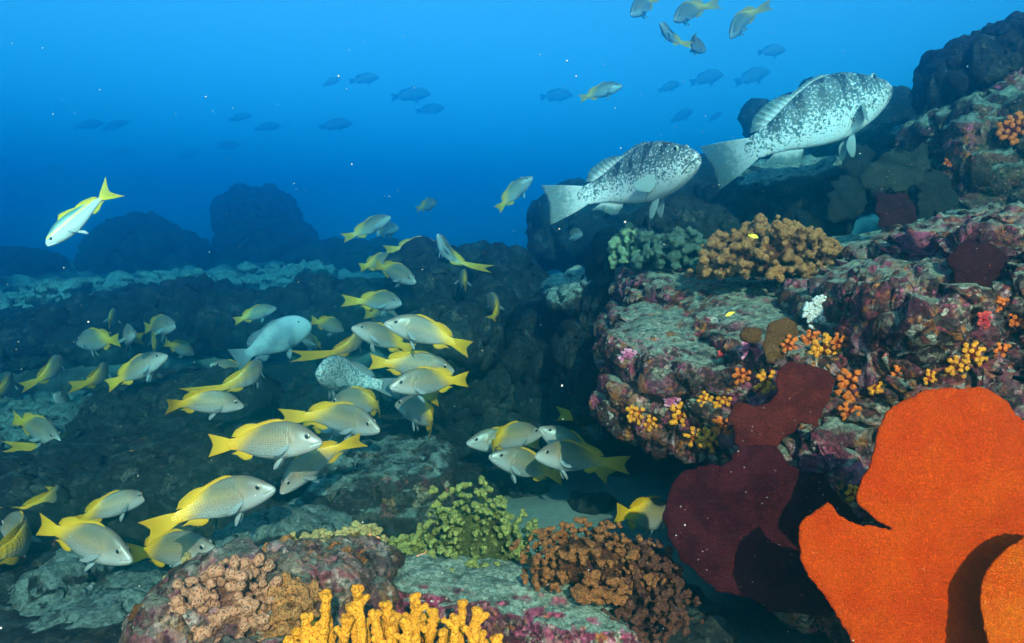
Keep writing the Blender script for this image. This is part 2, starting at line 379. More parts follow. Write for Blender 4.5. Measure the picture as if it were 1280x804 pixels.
# foreground slab and rubble rock
rock('reef_rock', [
    blk(590, 752, 1.74, 330, 74, .20, 6, 3, -4), blk(722, 790, 1.72, 130, 100, .20, 4, 8, -4), blk(600, 830, 1.73, 340, 120, .18, 0, 0, 0), blk(690, 752, 1.80, 150, 60, .2, 6, 5, 0),
    ], .0055, M_slab, 'low foreground rock with green silted top and magenta crusted face', 31, .016, .018, 0, 20, .008, flat=.6)
rock('rubble_rock', [
    blk(275, 800, 1.55, 150, 150, .3, 0, -18, 0), blk(345, 785, 1.6, 150, 140, .3, 0, -10, 0), blk(410, 780, 1.65, 140, 150, .3), blk(330, 850, 1.45, 260, 100, .3),
    ], .005, M_rub, 'lumpy pink and brown rubble mound left of the yellow coral', 37, .02, .018, .026, 36, .006)
rock('reef_rock', [blk(500, 925, 1.36, 330, 150, .22, 0, 0, 0), blk(600, 935, 1.38, 200, 160, .22), blk(400, 935, 1.38, 180, 150, .22)],
    .007, M_rub, 'low rock at the very bottom edge that the yellow coral grows on', 39, .01, .012, .006, 30, .006)
# middle ground
G_mid = 'boulders behind the yellow fish'
MID = [
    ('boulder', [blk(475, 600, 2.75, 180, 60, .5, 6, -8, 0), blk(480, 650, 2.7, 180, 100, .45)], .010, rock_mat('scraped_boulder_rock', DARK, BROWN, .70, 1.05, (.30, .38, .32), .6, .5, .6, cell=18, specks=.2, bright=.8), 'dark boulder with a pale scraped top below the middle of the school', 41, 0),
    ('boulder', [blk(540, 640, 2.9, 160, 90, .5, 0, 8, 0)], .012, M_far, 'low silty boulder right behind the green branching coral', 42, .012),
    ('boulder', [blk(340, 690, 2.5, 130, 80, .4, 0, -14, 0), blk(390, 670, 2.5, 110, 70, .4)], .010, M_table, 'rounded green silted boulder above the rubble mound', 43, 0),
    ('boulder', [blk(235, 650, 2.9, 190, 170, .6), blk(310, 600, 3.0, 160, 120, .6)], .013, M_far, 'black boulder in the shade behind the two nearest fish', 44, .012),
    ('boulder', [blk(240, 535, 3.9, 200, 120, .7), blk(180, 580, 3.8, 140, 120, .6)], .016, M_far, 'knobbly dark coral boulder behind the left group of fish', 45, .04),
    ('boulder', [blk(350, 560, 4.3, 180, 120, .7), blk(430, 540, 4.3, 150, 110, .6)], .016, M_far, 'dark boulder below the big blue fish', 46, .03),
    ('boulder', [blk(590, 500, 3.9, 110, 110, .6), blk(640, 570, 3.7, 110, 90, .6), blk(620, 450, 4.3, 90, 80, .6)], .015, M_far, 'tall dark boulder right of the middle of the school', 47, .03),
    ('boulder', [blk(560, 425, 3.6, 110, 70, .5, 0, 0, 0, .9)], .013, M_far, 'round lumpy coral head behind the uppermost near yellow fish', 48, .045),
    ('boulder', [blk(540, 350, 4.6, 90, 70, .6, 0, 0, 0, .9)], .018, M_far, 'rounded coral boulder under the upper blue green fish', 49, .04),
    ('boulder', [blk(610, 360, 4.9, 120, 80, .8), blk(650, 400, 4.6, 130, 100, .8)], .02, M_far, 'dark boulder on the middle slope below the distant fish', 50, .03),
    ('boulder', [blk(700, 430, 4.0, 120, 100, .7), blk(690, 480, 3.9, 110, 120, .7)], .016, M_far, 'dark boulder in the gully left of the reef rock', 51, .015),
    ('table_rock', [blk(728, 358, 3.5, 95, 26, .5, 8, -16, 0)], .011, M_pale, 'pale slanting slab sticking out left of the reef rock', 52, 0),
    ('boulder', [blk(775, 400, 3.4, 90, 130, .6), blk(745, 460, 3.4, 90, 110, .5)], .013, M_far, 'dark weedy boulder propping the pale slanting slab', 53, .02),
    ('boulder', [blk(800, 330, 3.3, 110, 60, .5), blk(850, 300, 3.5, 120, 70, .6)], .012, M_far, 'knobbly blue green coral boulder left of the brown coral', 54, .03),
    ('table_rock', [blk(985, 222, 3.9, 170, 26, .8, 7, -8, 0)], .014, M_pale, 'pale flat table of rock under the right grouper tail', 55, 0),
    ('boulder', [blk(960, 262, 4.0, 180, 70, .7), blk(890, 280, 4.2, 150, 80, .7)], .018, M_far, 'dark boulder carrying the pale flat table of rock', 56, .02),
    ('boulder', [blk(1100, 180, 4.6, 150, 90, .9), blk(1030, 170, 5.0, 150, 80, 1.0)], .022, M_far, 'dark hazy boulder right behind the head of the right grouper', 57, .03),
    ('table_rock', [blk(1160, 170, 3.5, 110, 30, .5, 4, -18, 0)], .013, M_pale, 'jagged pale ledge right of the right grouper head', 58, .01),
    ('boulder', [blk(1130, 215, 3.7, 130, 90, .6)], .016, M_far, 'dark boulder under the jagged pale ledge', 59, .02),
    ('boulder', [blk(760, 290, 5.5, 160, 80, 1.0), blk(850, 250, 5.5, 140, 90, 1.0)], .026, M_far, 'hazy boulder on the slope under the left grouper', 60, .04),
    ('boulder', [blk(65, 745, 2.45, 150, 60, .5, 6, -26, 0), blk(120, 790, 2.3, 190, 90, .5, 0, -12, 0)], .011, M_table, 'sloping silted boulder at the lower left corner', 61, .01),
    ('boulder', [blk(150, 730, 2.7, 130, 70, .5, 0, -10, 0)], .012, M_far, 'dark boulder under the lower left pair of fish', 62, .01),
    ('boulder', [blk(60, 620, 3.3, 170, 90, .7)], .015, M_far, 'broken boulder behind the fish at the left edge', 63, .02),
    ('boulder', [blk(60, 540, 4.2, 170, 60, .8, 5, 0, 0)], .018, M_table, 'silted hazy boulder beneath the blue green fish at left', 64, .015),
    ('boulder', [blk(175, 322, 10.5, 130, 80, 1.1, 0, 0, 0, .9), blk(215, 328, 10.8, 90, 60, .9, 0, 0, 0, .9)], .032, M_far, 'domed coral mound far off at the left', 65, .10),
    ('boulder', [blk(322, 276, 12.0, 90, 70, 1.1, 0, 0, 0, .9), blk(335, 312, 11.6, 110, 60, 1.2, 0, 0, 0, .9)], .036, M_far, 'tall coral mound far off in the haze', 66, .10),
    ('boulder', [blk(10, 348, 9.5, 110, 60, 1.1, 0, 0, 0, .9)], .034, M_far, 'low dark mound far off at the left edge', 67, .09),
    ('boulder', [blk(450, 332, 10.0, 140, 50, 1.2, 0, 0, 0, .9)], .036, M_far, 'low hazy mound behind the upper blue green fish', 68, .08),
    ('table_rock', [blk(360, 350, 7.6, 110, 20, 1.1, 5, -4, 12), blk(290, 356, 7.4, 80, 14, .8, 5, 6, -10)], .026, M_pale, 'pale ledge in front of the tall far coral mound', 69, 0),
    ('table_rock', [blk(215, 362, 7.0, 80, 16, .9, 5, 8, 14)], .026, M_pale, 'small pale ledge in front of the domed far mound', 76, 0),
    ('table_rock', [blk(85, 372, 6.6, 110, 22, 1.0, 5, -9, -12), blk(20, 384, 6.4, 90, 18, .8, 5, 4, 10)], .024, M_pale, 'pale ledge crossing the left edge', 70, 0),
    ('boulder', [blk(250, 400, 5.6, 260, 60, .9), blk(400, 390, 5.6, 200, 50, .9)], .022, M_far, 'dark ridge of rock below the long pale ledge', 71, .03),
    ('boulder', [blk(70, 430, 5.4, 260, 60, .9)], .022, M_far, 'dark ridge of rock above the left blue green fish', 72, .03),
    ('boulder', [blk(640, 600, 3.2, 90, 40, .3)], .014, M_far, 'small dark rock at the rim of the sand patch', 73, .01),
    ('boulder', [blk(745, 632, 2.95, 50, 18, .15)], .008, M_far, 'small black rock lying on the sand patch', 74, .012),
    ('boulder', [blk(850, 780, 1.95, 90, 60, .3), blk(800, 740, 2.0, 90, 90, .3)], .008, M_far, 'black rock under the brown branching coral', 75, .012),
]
for nm, b, vx, m, lab, sd, kb in MID:
    big = .04*min(1, vx/.016) if vx < .02 else .11
    rock(nm, b, vx, m, lab, sd, big, big*.8, kb, 17 if vx < .02 else 9, .008*min(2, vx/.012), cat='boulder' if nm == 'boulder' else 'slab')

# sand in the gully
def patch(name, pts, d_z, mat): pass
# ------------------------------------------------------------------ corals
rng = random.Random(7)
def branching(name, px, py, d, wpx, hpx, dep, mat, label, nb=90, knob=.011, vox=.0045, lobes=4, seed=1, cat='coral', group=None,
              inner=.35, branch=.6, tilt=0, bumpy=.0010, facing=0.35, lump=.25, wart=14):
    """hemispherical colony of stubby lobed branches; px, py is the middle of its base"""
    rs = random.Random(seed)
    c0 = np.array(P(px, py, d)); a = wpx/FPX*d/2; h = hpx/FPX*d; b = dep/2
    items = []; tips = []
    for i in range(nb):
        z = 1-(i+.5)/nb*(1.0+facing); ph = i*2.399963+rs.uniform(-.3, .3)
        if z < -.25: z = -.25
        rxy = math.sqrt(max(0, 1-z*z)); dr = np.array([rxy*math.cos(ph), rxy*math.sin(ph), z])
        dr = dr+np.array([rs.uniform(-.12, .12) for _ in range(3)])
        g = 1.0+lump*float(pnoise(np.array([dr*1.8+seed*3.1]), 5)[0])+rs.uniform(-.10, .06)
        tip = dr*np.array([a, b, h])*g; root = tip*inner*np.array([1, 1, .6])
        n = 5; kk = knob*rs.uniform(.62, 1.4)
        for q in range(n):
            t = q/(n-1); items.append((c0+root+(tip-root)*t, (kk*(branch+.25*t),)*3, None, 1.0))
        side = np.cross(dr, [0.3, .2, 1]); side /= max(1e-6, np.linalg.norm(side)); up2 = np.cross(dr, side)
        u = dr/np.linalg.norm(dr)
        lobec = []
        for q in range(max(1, lobes)):
            an = q*6.283/max(1, lobes)+rs.uniform(-.5, .5); sp = 0 if lobes == 1 else kk*rs.uniform(.55, 1.0)
            off = (side*math.cos(an)+up2*math.sin(an))*sp+u*kk*rs.uniform(-.5, .5); k2 = kk*(1.05 if lobes == 1 else rs.uniform(.62, .85))
            items.append((c0+tip+off, (k2, k2, k2*.92), None, 1.0)); lobec.append((off, k2))
        for q in range(wart):                                   # the small warts that cover each knob
            off, k2 = lobec[q % len(lobec)]; w3 = np.array([rs.gauss(0, 1) for _ in range(3)])+u*.9; w3 /= np.linalg.norm(w3)
            items.append((c0+tip+off+w3*k2*.88, (k2*rs.uniform(.22, .34),)*3, None, 1.0))
    items.append((c0+np.array([0, 0, h*.18]), (a*.60, b*.60, h*.55), None, 1.0))
    V, Fc = raw_blobs(items, 2 if knob > .006 else 1)
    v, q, n = remesh(V, Fc, vox*.8)
    v = v+n*(bumpy*pnoise(v*180, seed)+bumpy*1.5*pnoise(v*70, seed+1))[:, None]
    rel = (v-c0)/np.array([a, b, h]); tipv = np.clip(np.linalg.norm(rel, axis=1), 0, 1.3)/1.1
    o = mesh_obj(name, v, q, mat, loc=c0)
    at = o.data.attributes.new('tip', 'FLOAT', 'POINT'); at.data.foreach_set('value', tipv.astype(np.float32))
    tag(o, label, cat, group); return o

C_brown = coral_mat('brown_coral', (.29, .078, .016), (.48, .22, .08), (.05, .014, .007), tips=.4)
C_green = coral_mat('olive_coral', (.11, .105, .014), (.30, .29, .08), (.03, .03, .007), tips=.55)
C_rust = coral_mat('rusty_coral', (.17, .042, .010), (.38, .13, .04), (.035, .009, .005), tips=.35)
C_dark = coral_mat('maroon_coral', (.05, .013, .010), (.16, .05, .025), (.018, .006, .005), tips=.35)
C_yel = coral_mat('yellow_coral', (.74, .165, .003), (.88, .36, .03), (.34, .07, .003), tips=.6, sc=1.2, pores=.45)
C_pale = coral_mat('tan_coral', (.28, .15, .035), (.48, .36, .14), (.09, .04, .012), tips=.6)
C_teal = coral_mat('grey_green_coral', (.035, .05, .038), (.12, .17, .12), (.012, .018, .015), tips=.5)
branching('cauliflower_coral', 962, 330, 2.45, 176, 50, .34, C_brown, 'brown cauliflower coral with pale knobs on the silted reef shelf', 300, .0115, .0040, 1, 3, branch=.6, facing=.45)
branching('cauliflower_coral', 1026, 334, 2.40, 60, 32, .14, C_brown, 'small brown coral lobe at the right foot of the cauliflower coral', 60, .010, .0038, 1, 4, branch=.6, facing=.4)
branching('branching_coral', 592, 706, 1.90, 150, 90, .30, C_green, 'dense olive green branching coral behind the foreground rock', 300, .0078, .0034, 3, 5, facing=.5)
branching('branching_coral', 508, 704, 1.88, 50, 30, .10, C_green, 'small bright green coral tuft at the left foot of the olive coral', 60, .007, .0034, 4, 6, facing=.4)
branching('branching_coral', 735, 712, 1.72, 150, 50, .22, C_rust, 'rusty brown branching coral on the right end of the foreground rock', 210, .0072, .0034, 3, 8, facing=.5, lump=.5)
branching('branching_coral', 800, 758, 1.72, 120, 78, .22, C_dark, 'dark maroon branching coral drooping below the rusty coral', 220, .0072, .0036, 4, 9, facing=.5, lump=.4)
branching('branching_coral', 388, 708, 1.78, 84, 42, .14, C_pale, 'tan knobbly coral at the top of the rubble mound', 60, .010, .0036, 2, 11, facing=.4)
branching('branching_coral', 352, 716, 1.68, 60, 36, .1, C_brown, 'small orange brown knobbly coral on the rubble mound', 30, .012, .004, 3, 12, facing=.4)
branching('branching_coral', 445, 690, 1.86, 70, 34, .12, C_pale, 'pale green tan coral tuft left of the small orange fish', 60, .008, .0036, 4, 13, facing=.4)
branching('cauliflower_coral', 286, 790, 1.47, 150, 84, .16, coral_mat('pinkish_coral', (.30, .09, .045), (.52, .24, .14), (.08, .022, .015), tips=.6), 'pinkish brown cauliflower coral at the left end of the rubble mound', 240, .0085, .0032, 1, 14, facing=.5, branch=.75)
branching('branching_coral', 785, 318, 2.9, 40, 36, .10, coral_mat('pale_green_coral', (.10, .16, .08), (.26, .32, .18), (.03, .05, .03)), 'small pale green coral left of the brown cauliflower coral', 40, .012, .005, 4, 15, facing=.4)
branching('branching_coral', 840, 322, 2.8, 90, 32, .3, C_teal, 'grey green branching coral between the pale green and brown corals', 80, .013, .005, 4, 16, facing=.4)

branching('cauliflower_coral', 362, 772, 1.47, 74, 44, .10, C_brown, 'rich brown knobbly coral between the pinkish and the yellow coral', 110, .0085, .0034, 1, 21, facing=.45, branch=.7)
branching('branching_coral', 425, 716, 1.66, 62, 32, .10, C_rust, 'small rusty coral tuft above the left end of the yellow coral', 80, .007, .0034, 3, 22, facing=.4)
branching('branching_coral', 235, 745, 1.62, 56, 40, .10, C_pale, 'tan knobbly tuft on the left shoulder of the rubble mound', 60, .008, .0034, 2, 23, facing=.4)
branching('cauliflower_coral', 215, 800, 1.50, 70, 46, .10, C_pale, 'tan knobbly coral at the lower left foot of the rubble mound', 90, .009, .0034, 1, 24, facing=.45, branch=.7)
branching('branching_coral', 318, 728, 1.62, 90, 30, .12, C_brown, 'low brown coral crust along the top of the rubble mound', 90, .0085, .0034, 2, 25, facing=.4)
# thick fingered yellow coral at the bottom edge
def finger_coral(name, bases, mat, label, seed=1, rad=.0074, vox=.0021):
    rs = random.Random(seed); items = []
    allc = []
    for (px, py, d, top, lean) in bases:
        b = np.array(P(px, py, d)); t = np.array(P(px+lean, top, d)); L = np.linalg.norm(t-b); r = rad*rs.uniform(.9, 1.15); allc.append(b)
        n = int(L/(r*.45))+2; side = np.array([rs.uniform(-1, 1), rs.uniform(-1, 1), 0])*r*.5
        for q in range(n):
            s = q/(n-1); items.append((b+(t-b)*s+side*math.sin(s*3), (r*(1.15-.25*s),)*3, None, 1))
        for q in range(3):                                  # end lobes
            an = q*2.1+rs.uniform(0, 1); items.append((t+np.array([math.cos(an)*r*.75, math.sin(an)*r*.6, rs.uniform(-.2, .5)*r]), (r*.78,)*3, None, 1))
        for q in range(110):
            s = rs.uniform(0, 1.05); an = rs.uniform(0, 6.28); c = b+(t-b)*s; items.append((c+np.array([math.cos(an), math.sin(an), 0])*r*(1.08-.22*s), (r*rs.uniform(.14, .24),)*3, None, 1))
        for q in range(14):
            w3 = np.array([rs.gauss(0, 1), rs.gauss(0, 1), abs(rs.gauss(0, 1))]); w3 /= np.linalg.norm(w3); items.append((t+w3*r*1.0, (r*rs.uniform(.2, .3),)*3, None, 1))
        for q in range(rs.randint(2, 4)):                   # side knobs and forks
            s = rs.uniform(.3, .9); an = rs.uniform(0, 6.28); c = b+(t-b)*s; dv = np.array([math.cos(an), math.sin(an)*.7, .75])
            for w in range(5): items.append((c+dv*r*(.5+w*.42), (r*(.8-.03*w),)*3, None, 1))
    V, Fc = raw_blobs(items, 2); v, q, n = remesh(V, Fc, vox)
    v = v+n*(.0016*pnoise(v*210, seed)+.0022*pnoise(v*80, seed+1))[:, None]
    c0 = np.mean(allc, 0); o = mesh_obj(name, v, q, mat, loc=c0)
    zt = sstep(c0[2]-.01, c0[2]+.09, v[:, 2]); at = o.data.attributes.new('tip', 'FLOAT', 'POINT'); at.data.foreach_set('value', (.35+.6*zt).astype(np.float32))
    return tag(o, label, 'coral')
fb = []
rs = random.Random(5)
for (px, top) in [(350, 785), (366, 778), (383, 760), (401, 742), (418, 731), (398, 775), (432, 770), (445, 745), (458, 733), (466, 762), (475, 752), (494, 752), (508, 741), (486, 776), (515, 768), (530, 752), (541, 776), (560, 768), (576, 742), (590, 757),
                  (574, 780), (600, 779), (616, 790), (422, 790), (452, 787), (505, 790), (533, 790), (632, 793)]:
    fb.append((px+rs.uniform(-8, 8), 850+rs.uniform(-6, 14), 1.30+rs.uniform(-.05, .07), top+9+rs.uniform(-6, 8), rs.uniform(-15, 15)))
    if rs.random() < .5: fb.append((px+rs.uniform(2, 12), 850, 1.40+rs.uniform(-.02, .06), top+rs.uniform(12, 30), rs.uniform(-16, 16)))
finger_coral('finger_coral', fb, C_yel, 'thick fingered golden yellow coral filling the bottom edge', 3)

# ------------------------------------------------------------------ sea fans
def fan(name, pts, d, mat, label, tx=0, ty=0, cup=.03, thick=.006, seed=1, step=.005, ruf=.012, stem=None, cat='sea fan', group=None, smooth_it=2, rag=1.5, grain=.0026, grow=1.0):
    """pts: outline in the photograph's pixels; d distance of its middle; tx, ty tilt (metres deeper per metre to the right / up)"""
    pts = np.array(pts, float)
    if grow != 1: pts = pts.mean(0)+(pts-pts.mean(0))*grow
    if d > 2.2: rag *= 2.0; smooth_it = 1; grain *= 1.6; ruf *= 1.6
    for _ in range(smooth_it):                               # round the outline
        a = pts*.75+np.roll(pts, -1, 0)*.25; b = pts*.25+np.roll(pts, -1, 0)*.75
        pts = np.stack([a, b], 1).reshape(-1, 2)
    k = d/FPX; cx, cy_ = pts.mean(0); q = (pts-[cx, cy_])*[k, -k]
    out = []
    for i in range(len(q)):
        a, b = q[i], q[(i+1) % len(q)]; n = max(1, int(np.linalg.norm(b-a)/step*1.4))
        for s in range(n): out.append(a+(b-a)*s/n)
    out = np.array(out); p3 = np.concatenate([out, np.zeros((len(out), 1))], 1)
    nb = len(out); tn = np.roll(out, -1, 0)-np.roll(out, 1, 0); nn = np.stack([tn[:, 1], -tn[:, 0]], 1); nn /= np.maximum(np.linalg.norm(nn, axis=1, keepdims=True), 1e-9)
    out = out+nn*(rag*(.006*pnoise(p3*45+seed, 3)+.009*pnoise(p3*20+seed, 6))+.0030*pnoise(p3*260+seed, 4)+.002*pnoise(p3*120+seed, 8))[:, None]
    mn, mx = out.min(0), out.max(0); r2 = np.random.RandomState(seed)
    gx, gy = np.meshgrid(np.arange(mn[0], mx[0], step), np.arange(mn[1], mx[1], step)); g = np.stack([gx.ravel(), gy.ravel()], 1)
    g = g+r2.uniform(-.25, .25, g.shape)*step
    ins = np.zeros(len(g), bool); x, y = g[:, 0], g[:, 1]
    for i in range(nb):
        x1, y1 = out[i]; x2, y2 = out[(i+1) % nb]
        if y1 == y2: continue
        cnd = ((y1 > y) != (y2 > y)) & (x < (x2-x1)*(y-y1)/(y2-y1)+x1); ins ^= cnd
    g = g[ins]
    dist = np.full(len(g), 9.0)
    for i in range(nb): dist = np.minimum(dist, np.hypot(g[:, 0]-out[i, 0], g[:, 1]-out[i, 1]))
    g = g[dist > step*.55]; dist = dist[dist > step*.55]
    allp = np.concatenate([out, g]); dd = np.concatenate([np.zeros(nb), dist])
    r = geometry.delaunay_2d_cdt([Vector(p) for p in allp], [(i, (i+1) % nb) for i in range(nb)], [], 1, 1e-7)
    v2 = np.array([p[:] for p in r[0]]); tri = np.array(r[2])
    org = [o[0] if o else -1 for o in r[3]]; dd = np.array([dd[o] if 0 <= o < len(dd) else 0 for o in org])
    ext = max(mx-mn)
    p3 = np.concatenate([v2, np.zeros((len(v2), 1))], 1)
    dep = tx*v2[:, 0]+ty*v2[:, 1]+cup*((v2[:, 0]**2+v2[:, 1]**2)/(ext/2)**2)+ruf*1.8*fbm(p3*7+seed*2.3, 3, seed)+grain*fbm(p3*70, 3, seed+2)*1.6
    half = thick/2*np.clip(dd/(thick*.8), .25, 1)**.5
    c = P(cx, cy_, d); base = np.outer(v2[:, 0], np.array(CR))+np.outer(v2[:, 1], np.array(CU))+np.array(c)
    F_ = np.array(CF); fr = base+np.outer(dep-half, F_); bk = base+np.outer(dep+half, F_)
    n = len(v2); faces = [tuple(t) for t in tri]+[tuple(t[::-1]+n) for t in tri]
    ed = {}
    for t in tri:
        for a, b in ((t[0], t[1]), (t[1], t[2]), (t[2], t[0])): ed[(a, b)] = 1
    for (a, b) in list(ed):
        if (b, a) not in ed: faces.append((b, a, a+n, b+n))
    V = np.concatenate([fr, bk])
    # small tufts of polyps round the rim
    cen = np.array(c); tufts = []; extra = []; m0 = len(V)
    for i in range(0, nb, 1):
        if r2.rand() < .55:
            o2 = out[i]; di = nn[i]+r2.uniform(-.5, .5, 2); L = step*r2.uniform(.3, 1.1); w = .0009
            j = int(np.argmin(np.hypot(v2[:, 0]-o2[0], v2[:, 1]-o2[1]))); b0 = base[j]+F_*dep[j]
            tip = b0+(np.array(CR)*di[0]+np.array(CU)*di[1])*L+F_*r2.uniform(-.002, .002); s1 = (np.array(CR)*-di[1]+np.array(CU)*di[0])*w
            extra += [b0+s1, b0-s1, b0+F_*w*1.5, tip]; q0 = m0+len(extra)-4
            faces += [(q0, q0+1, q0+3), (q0+1, q0+2, q0+3), (q0+2, q0, q0+3)]
    if extra: V = np.concatenate([V, np.array(extra)])
    o = mesh_obj(name, V, faces, mat, loc=np.array(c)); tag(o, label, cat, group)
    bm = bmesh.new(); bm.from_mesh(o.data); bmesh.ops.recalc_face_normals(bm, faces=bm.faces); bm.to_mesh(o.data); bm.free()
    if stem:
        (sx, sy, sd), (ex, ey, ed_), w = stem
        a = np.array(P(sx, sy, sd)); b = np.array(P(ex, ey, ed_)); it = [(a+(b-a)*t, (w*(1.25-.4*t),)*3, None, 1) for t in np.linspace(0, 1, 24)]
        V, Fc = raw_blobs(it, 2); v, qd, nrm = remesh(V, Fc, w*.35)
        s_ = mesh_obj('holdfast', v-np.array(c), qd, mat, parent=o)
    return o
F_or = fan_mat('orange_fan', (.84, .060, .003), (.92, .085, .004), .05, 420)
F_or2 = fan_mat('orange_yellow_fan', (.88, .085, .004), (.95, .15, .008), .05, 420)
F_mar = fan_mat('maroon_fan', (.045, .006, .009), (.090, .012, .017), .9)
F_red = fan_mat('red_brown_fan', (.11, .013, .011), (.20, .026, .018), .8)
F_mar2 = fan_mat('plum_fan', (.04, .009, .012), (.07, .016, .017), .6)
F_brn = fan_mat('brown_fan', (.15, .055, .018), (.22, .09, .03), .3)
F_dk = fan_mat('grey_green_fan', (.03, .038, .032), (.06, .068, .052), .5)
F_bl = fan_mat('dark_fan', (.025, .03, .028), (.045, .045, .04), .2)
fan('sea_fan', [(1010, 682), (1016, 662), (1032, 648), (1041, 640), (1047, 633), (1053, 645), (1064, 655), (1082, 661), (1104, 662), (1122, 664), (1104, 655), (1088, 641), (1077, 632), (1075, 622), (1082, 600), (1092, 585), (1100, 562), (1110, 535), (1126, 517),
                (1140, 504), (1160, 500), (1180, 490), (1200, 487), (1225, 489), (1243, 486), (1262, 498), (1275, 506), (1283, 520), (1296, 530), (1330, 560), (1360, 640), (1370, 740), (1350, 860), (1250, 900), (1130, 880), (1075, 820), (1058, 782), (1040, 752), (1018, 722), (1011, 704)],
    1.32, F_or, 'huge bright orange sea fan with a notch in its left edge', -.18, .12, .05, .009, 2, .005, .010, ((1200, 880, 1.5), (1215, 800, 1.38), .014), smooth_it=1, rag=.5, grain=.0006)
fan('sea_fan', [(1227, 760), (1227, 735), (1234, 712), (1246, 692), (1262, 676), (1282, 660), (1310, 650), (1370, 660), (1400, 740), (1380, 860), (1300, 880), (1250, 860), (1230, 800)],
    1.235, F_or2, 'smaller orange sea fan lobe standing in front at the right edge', -.1, 0, -.03, .010, 3, .005, .006, ((1310, 900, 1.32), (1310, 850, 1.22), .012), rag=.4, grain=.001)
fan('sea_fan', [(846, 640), (858, 612), (872, 597), (890, 590), (905, 585), (925, 574), (950, 566), (972, 572), (985, 590), (1010, 600), (1030, 612), (1060, 640), (1070, 680), (1060, 730), (1046, 770), (1010, 772), (975, 765), (945, 745), (920, 742), (900, 730), (880, 718), (862, 700), (848, 672)],
    1.62, F_mar, 'broad dark maroon sea fan hanging over the gully beside the orange fan', -.1, -.1, .04, .008, 5, .006, .016, ((1000, 600, 2.0), (985, 680, 1.64), .014), grow=1.10)
G_fan = 'small sea fans growing on the reef rocks'
fan('sea_fan', [(914, 528), (920, 510), (935, 505), (955, 506), (968, 498), (972, 470), (980, 456), (1000, 455), (1025, 458), (1045, 462), (1050, 480), (1042, 505), (1030, 520), (1028, 535), (1015, 533), (1000, 528), (990, 545), (975, 560), (950, 572), (930, 568), (918, 552)],
    1.80, F_red, 'reddish brown sea fan in the middle of the reef face below the orange cup corals', 0, -.05, .03, .008, 7, .006, .012, ((985, 520, 2.1), (975, 530, 1.82), .012), group=G_fan)
fan('sea_fan', [(957, 440), (955, 425), (962, 408), (975, 399), (990, 399), (1000, 407), (997, 420), (985, 435), (975, 450), (962, 458)], 1.88, F_brn, 'brown upright sea fan just left of the white coral', 0, 0, .01, .008, 8, .006, .006, ((965, 450, 2.05), (968, 445, 1.89), .01), group=G_fan)
fan('sea_fan', [(925, 424), (927, 412), (938, 407), (950, 408), (956, 416), (955, 426), (940, 430)], 1.88, F_brn, 'smallest round brown sea fan on the edge of the reef shelf', 0, 0, .01, .008, 9, .006, .006, ((942, 432, 2.0), (940, 426, 1.89), .008), group=G_fan)
fan('sea_fan', [(1186, 330), (1192, 310), (1208, 301), (1230, 300), (1246, 305), (1262, 318), (1274, 335), (1265, 350), (1250, 356), (1240, 370), (1225, 385), (1212, 400), (1205, 425), (1192, 425), (1188, 400), (1196, 375), (1192, 350)],
    1.76, F_mar2, 'plum coloured sea fan with a narrow foot on the right reef face', 0, 0, .03, .008, 10, .006, .012, ((1200, 425, 1.95), (1202, 410, 1.78), .01), group=G_fan)
fan('sea_fan', [(1084, 226), (1086, 206), (1100, 196), (1120, 192), (1140, 186), (1155, 180), (1166, 182), (1164, 198), (1168, 212), (1155, 226), (1130, 236), (1100, 240), (1088, 236)], 2.60, F_dk, 'grey green sea fan on the shelf right of the right grouper tail', 0, 0, .03, .009, 12, .007, .014, ((1130, 290, 2.7), (1130, 225, 2.62), .012), group=G_fan)
fan('sea_fan', [(1096, 262), (1100, 242), (1120, 236), (1142, 244), (1150, 262), (1142, 284), (1120, 297), (1104, 292)], 2.50, F_mar2, 'dark red sea fan below the grey green one on the shelf', 0, 0, .03, .009, 13, .007, .012, ((1125, 305, 2.6), (1125, 285, 2.52), .012), group=G_fan)
fan('sea_fan', [(1144, 250), (1148, 222), (1165, 208), (1185, 210), (1200, 228), (1200, 250), (1188, 270), (1165, 280), (1150, 270)], 2.62, F_bl, 'dark sea fan touching the right side of the grey green one', 0, 0, .03, .009, 14, .007, .012, ((1172, 295, 2.75), (1172, 265, 2.64), .012), group=G_fan)
fan('sea_fan', [(1035, 250), (1040, 228), (1055, 215), (1075, 220), (1088, 245), (1080, 268), (1055, 275), (1040, 268)], 3.1, F_bl, 'dark blue grey sea fan behind the sandy strip of the shelf', 0, 0, .03, .01, 15, .009, .014, ((1060, 290, 3.2), (1060, 265, 3.12), .012), group=G_fan)
fan('sea_fan', [(1056, 205), (1058, 185), (1072, 176), (1090, 180), (1098, 200), (1090, 222), (1070, 226)], 3.3, F_bl, 'dark hazy sea fan between the right grouper and the grey green fan', 0, 0, .03, .01, 16, .009, .014, ((1078, 250, 3.4), (1078, 215, 3.32), .012), group=G_fan)
fan('sea_fan', [(775, 290), (780, 270), (800, 262), (825, 268), (835, 285), (828, 300), (800, 306)], 3.9, F_bl, 'round dark sea fan under the belly of the left grouper', 0, 0, .03, .012, 17, .011, .014, ((805, 330, 4.0), (805, 300, 3.92), .014), group=G_fan)
fan('sea_fan', [(860, 262), (866, 245), (885, 236), (905, 240), (915, 260), (905, 282), (880, 286)], 3.9, F_bl, 'dark sea fan between the two groupers behind the brown coral', 0, 0, .03, .012, 18, .011, .014, ((888, 300, 4.0), (888, 280, 3.92), .014), group=G_fan)
fan('sea_fan', [(155, 800), (157, 772), (166, 758), (178, 754), (190, 766), (204, 782), (222, 795), (240, 812), (240, 850), (160, 850)], 1.45, F_brn, 'brown pointed sea fan at the bottom edge left of the rubble mound', 0, 0, .02, .008, 19, .005, .008, ((200, 880, 1.5), (200, 840, 1.46), .012), group=G_fan)

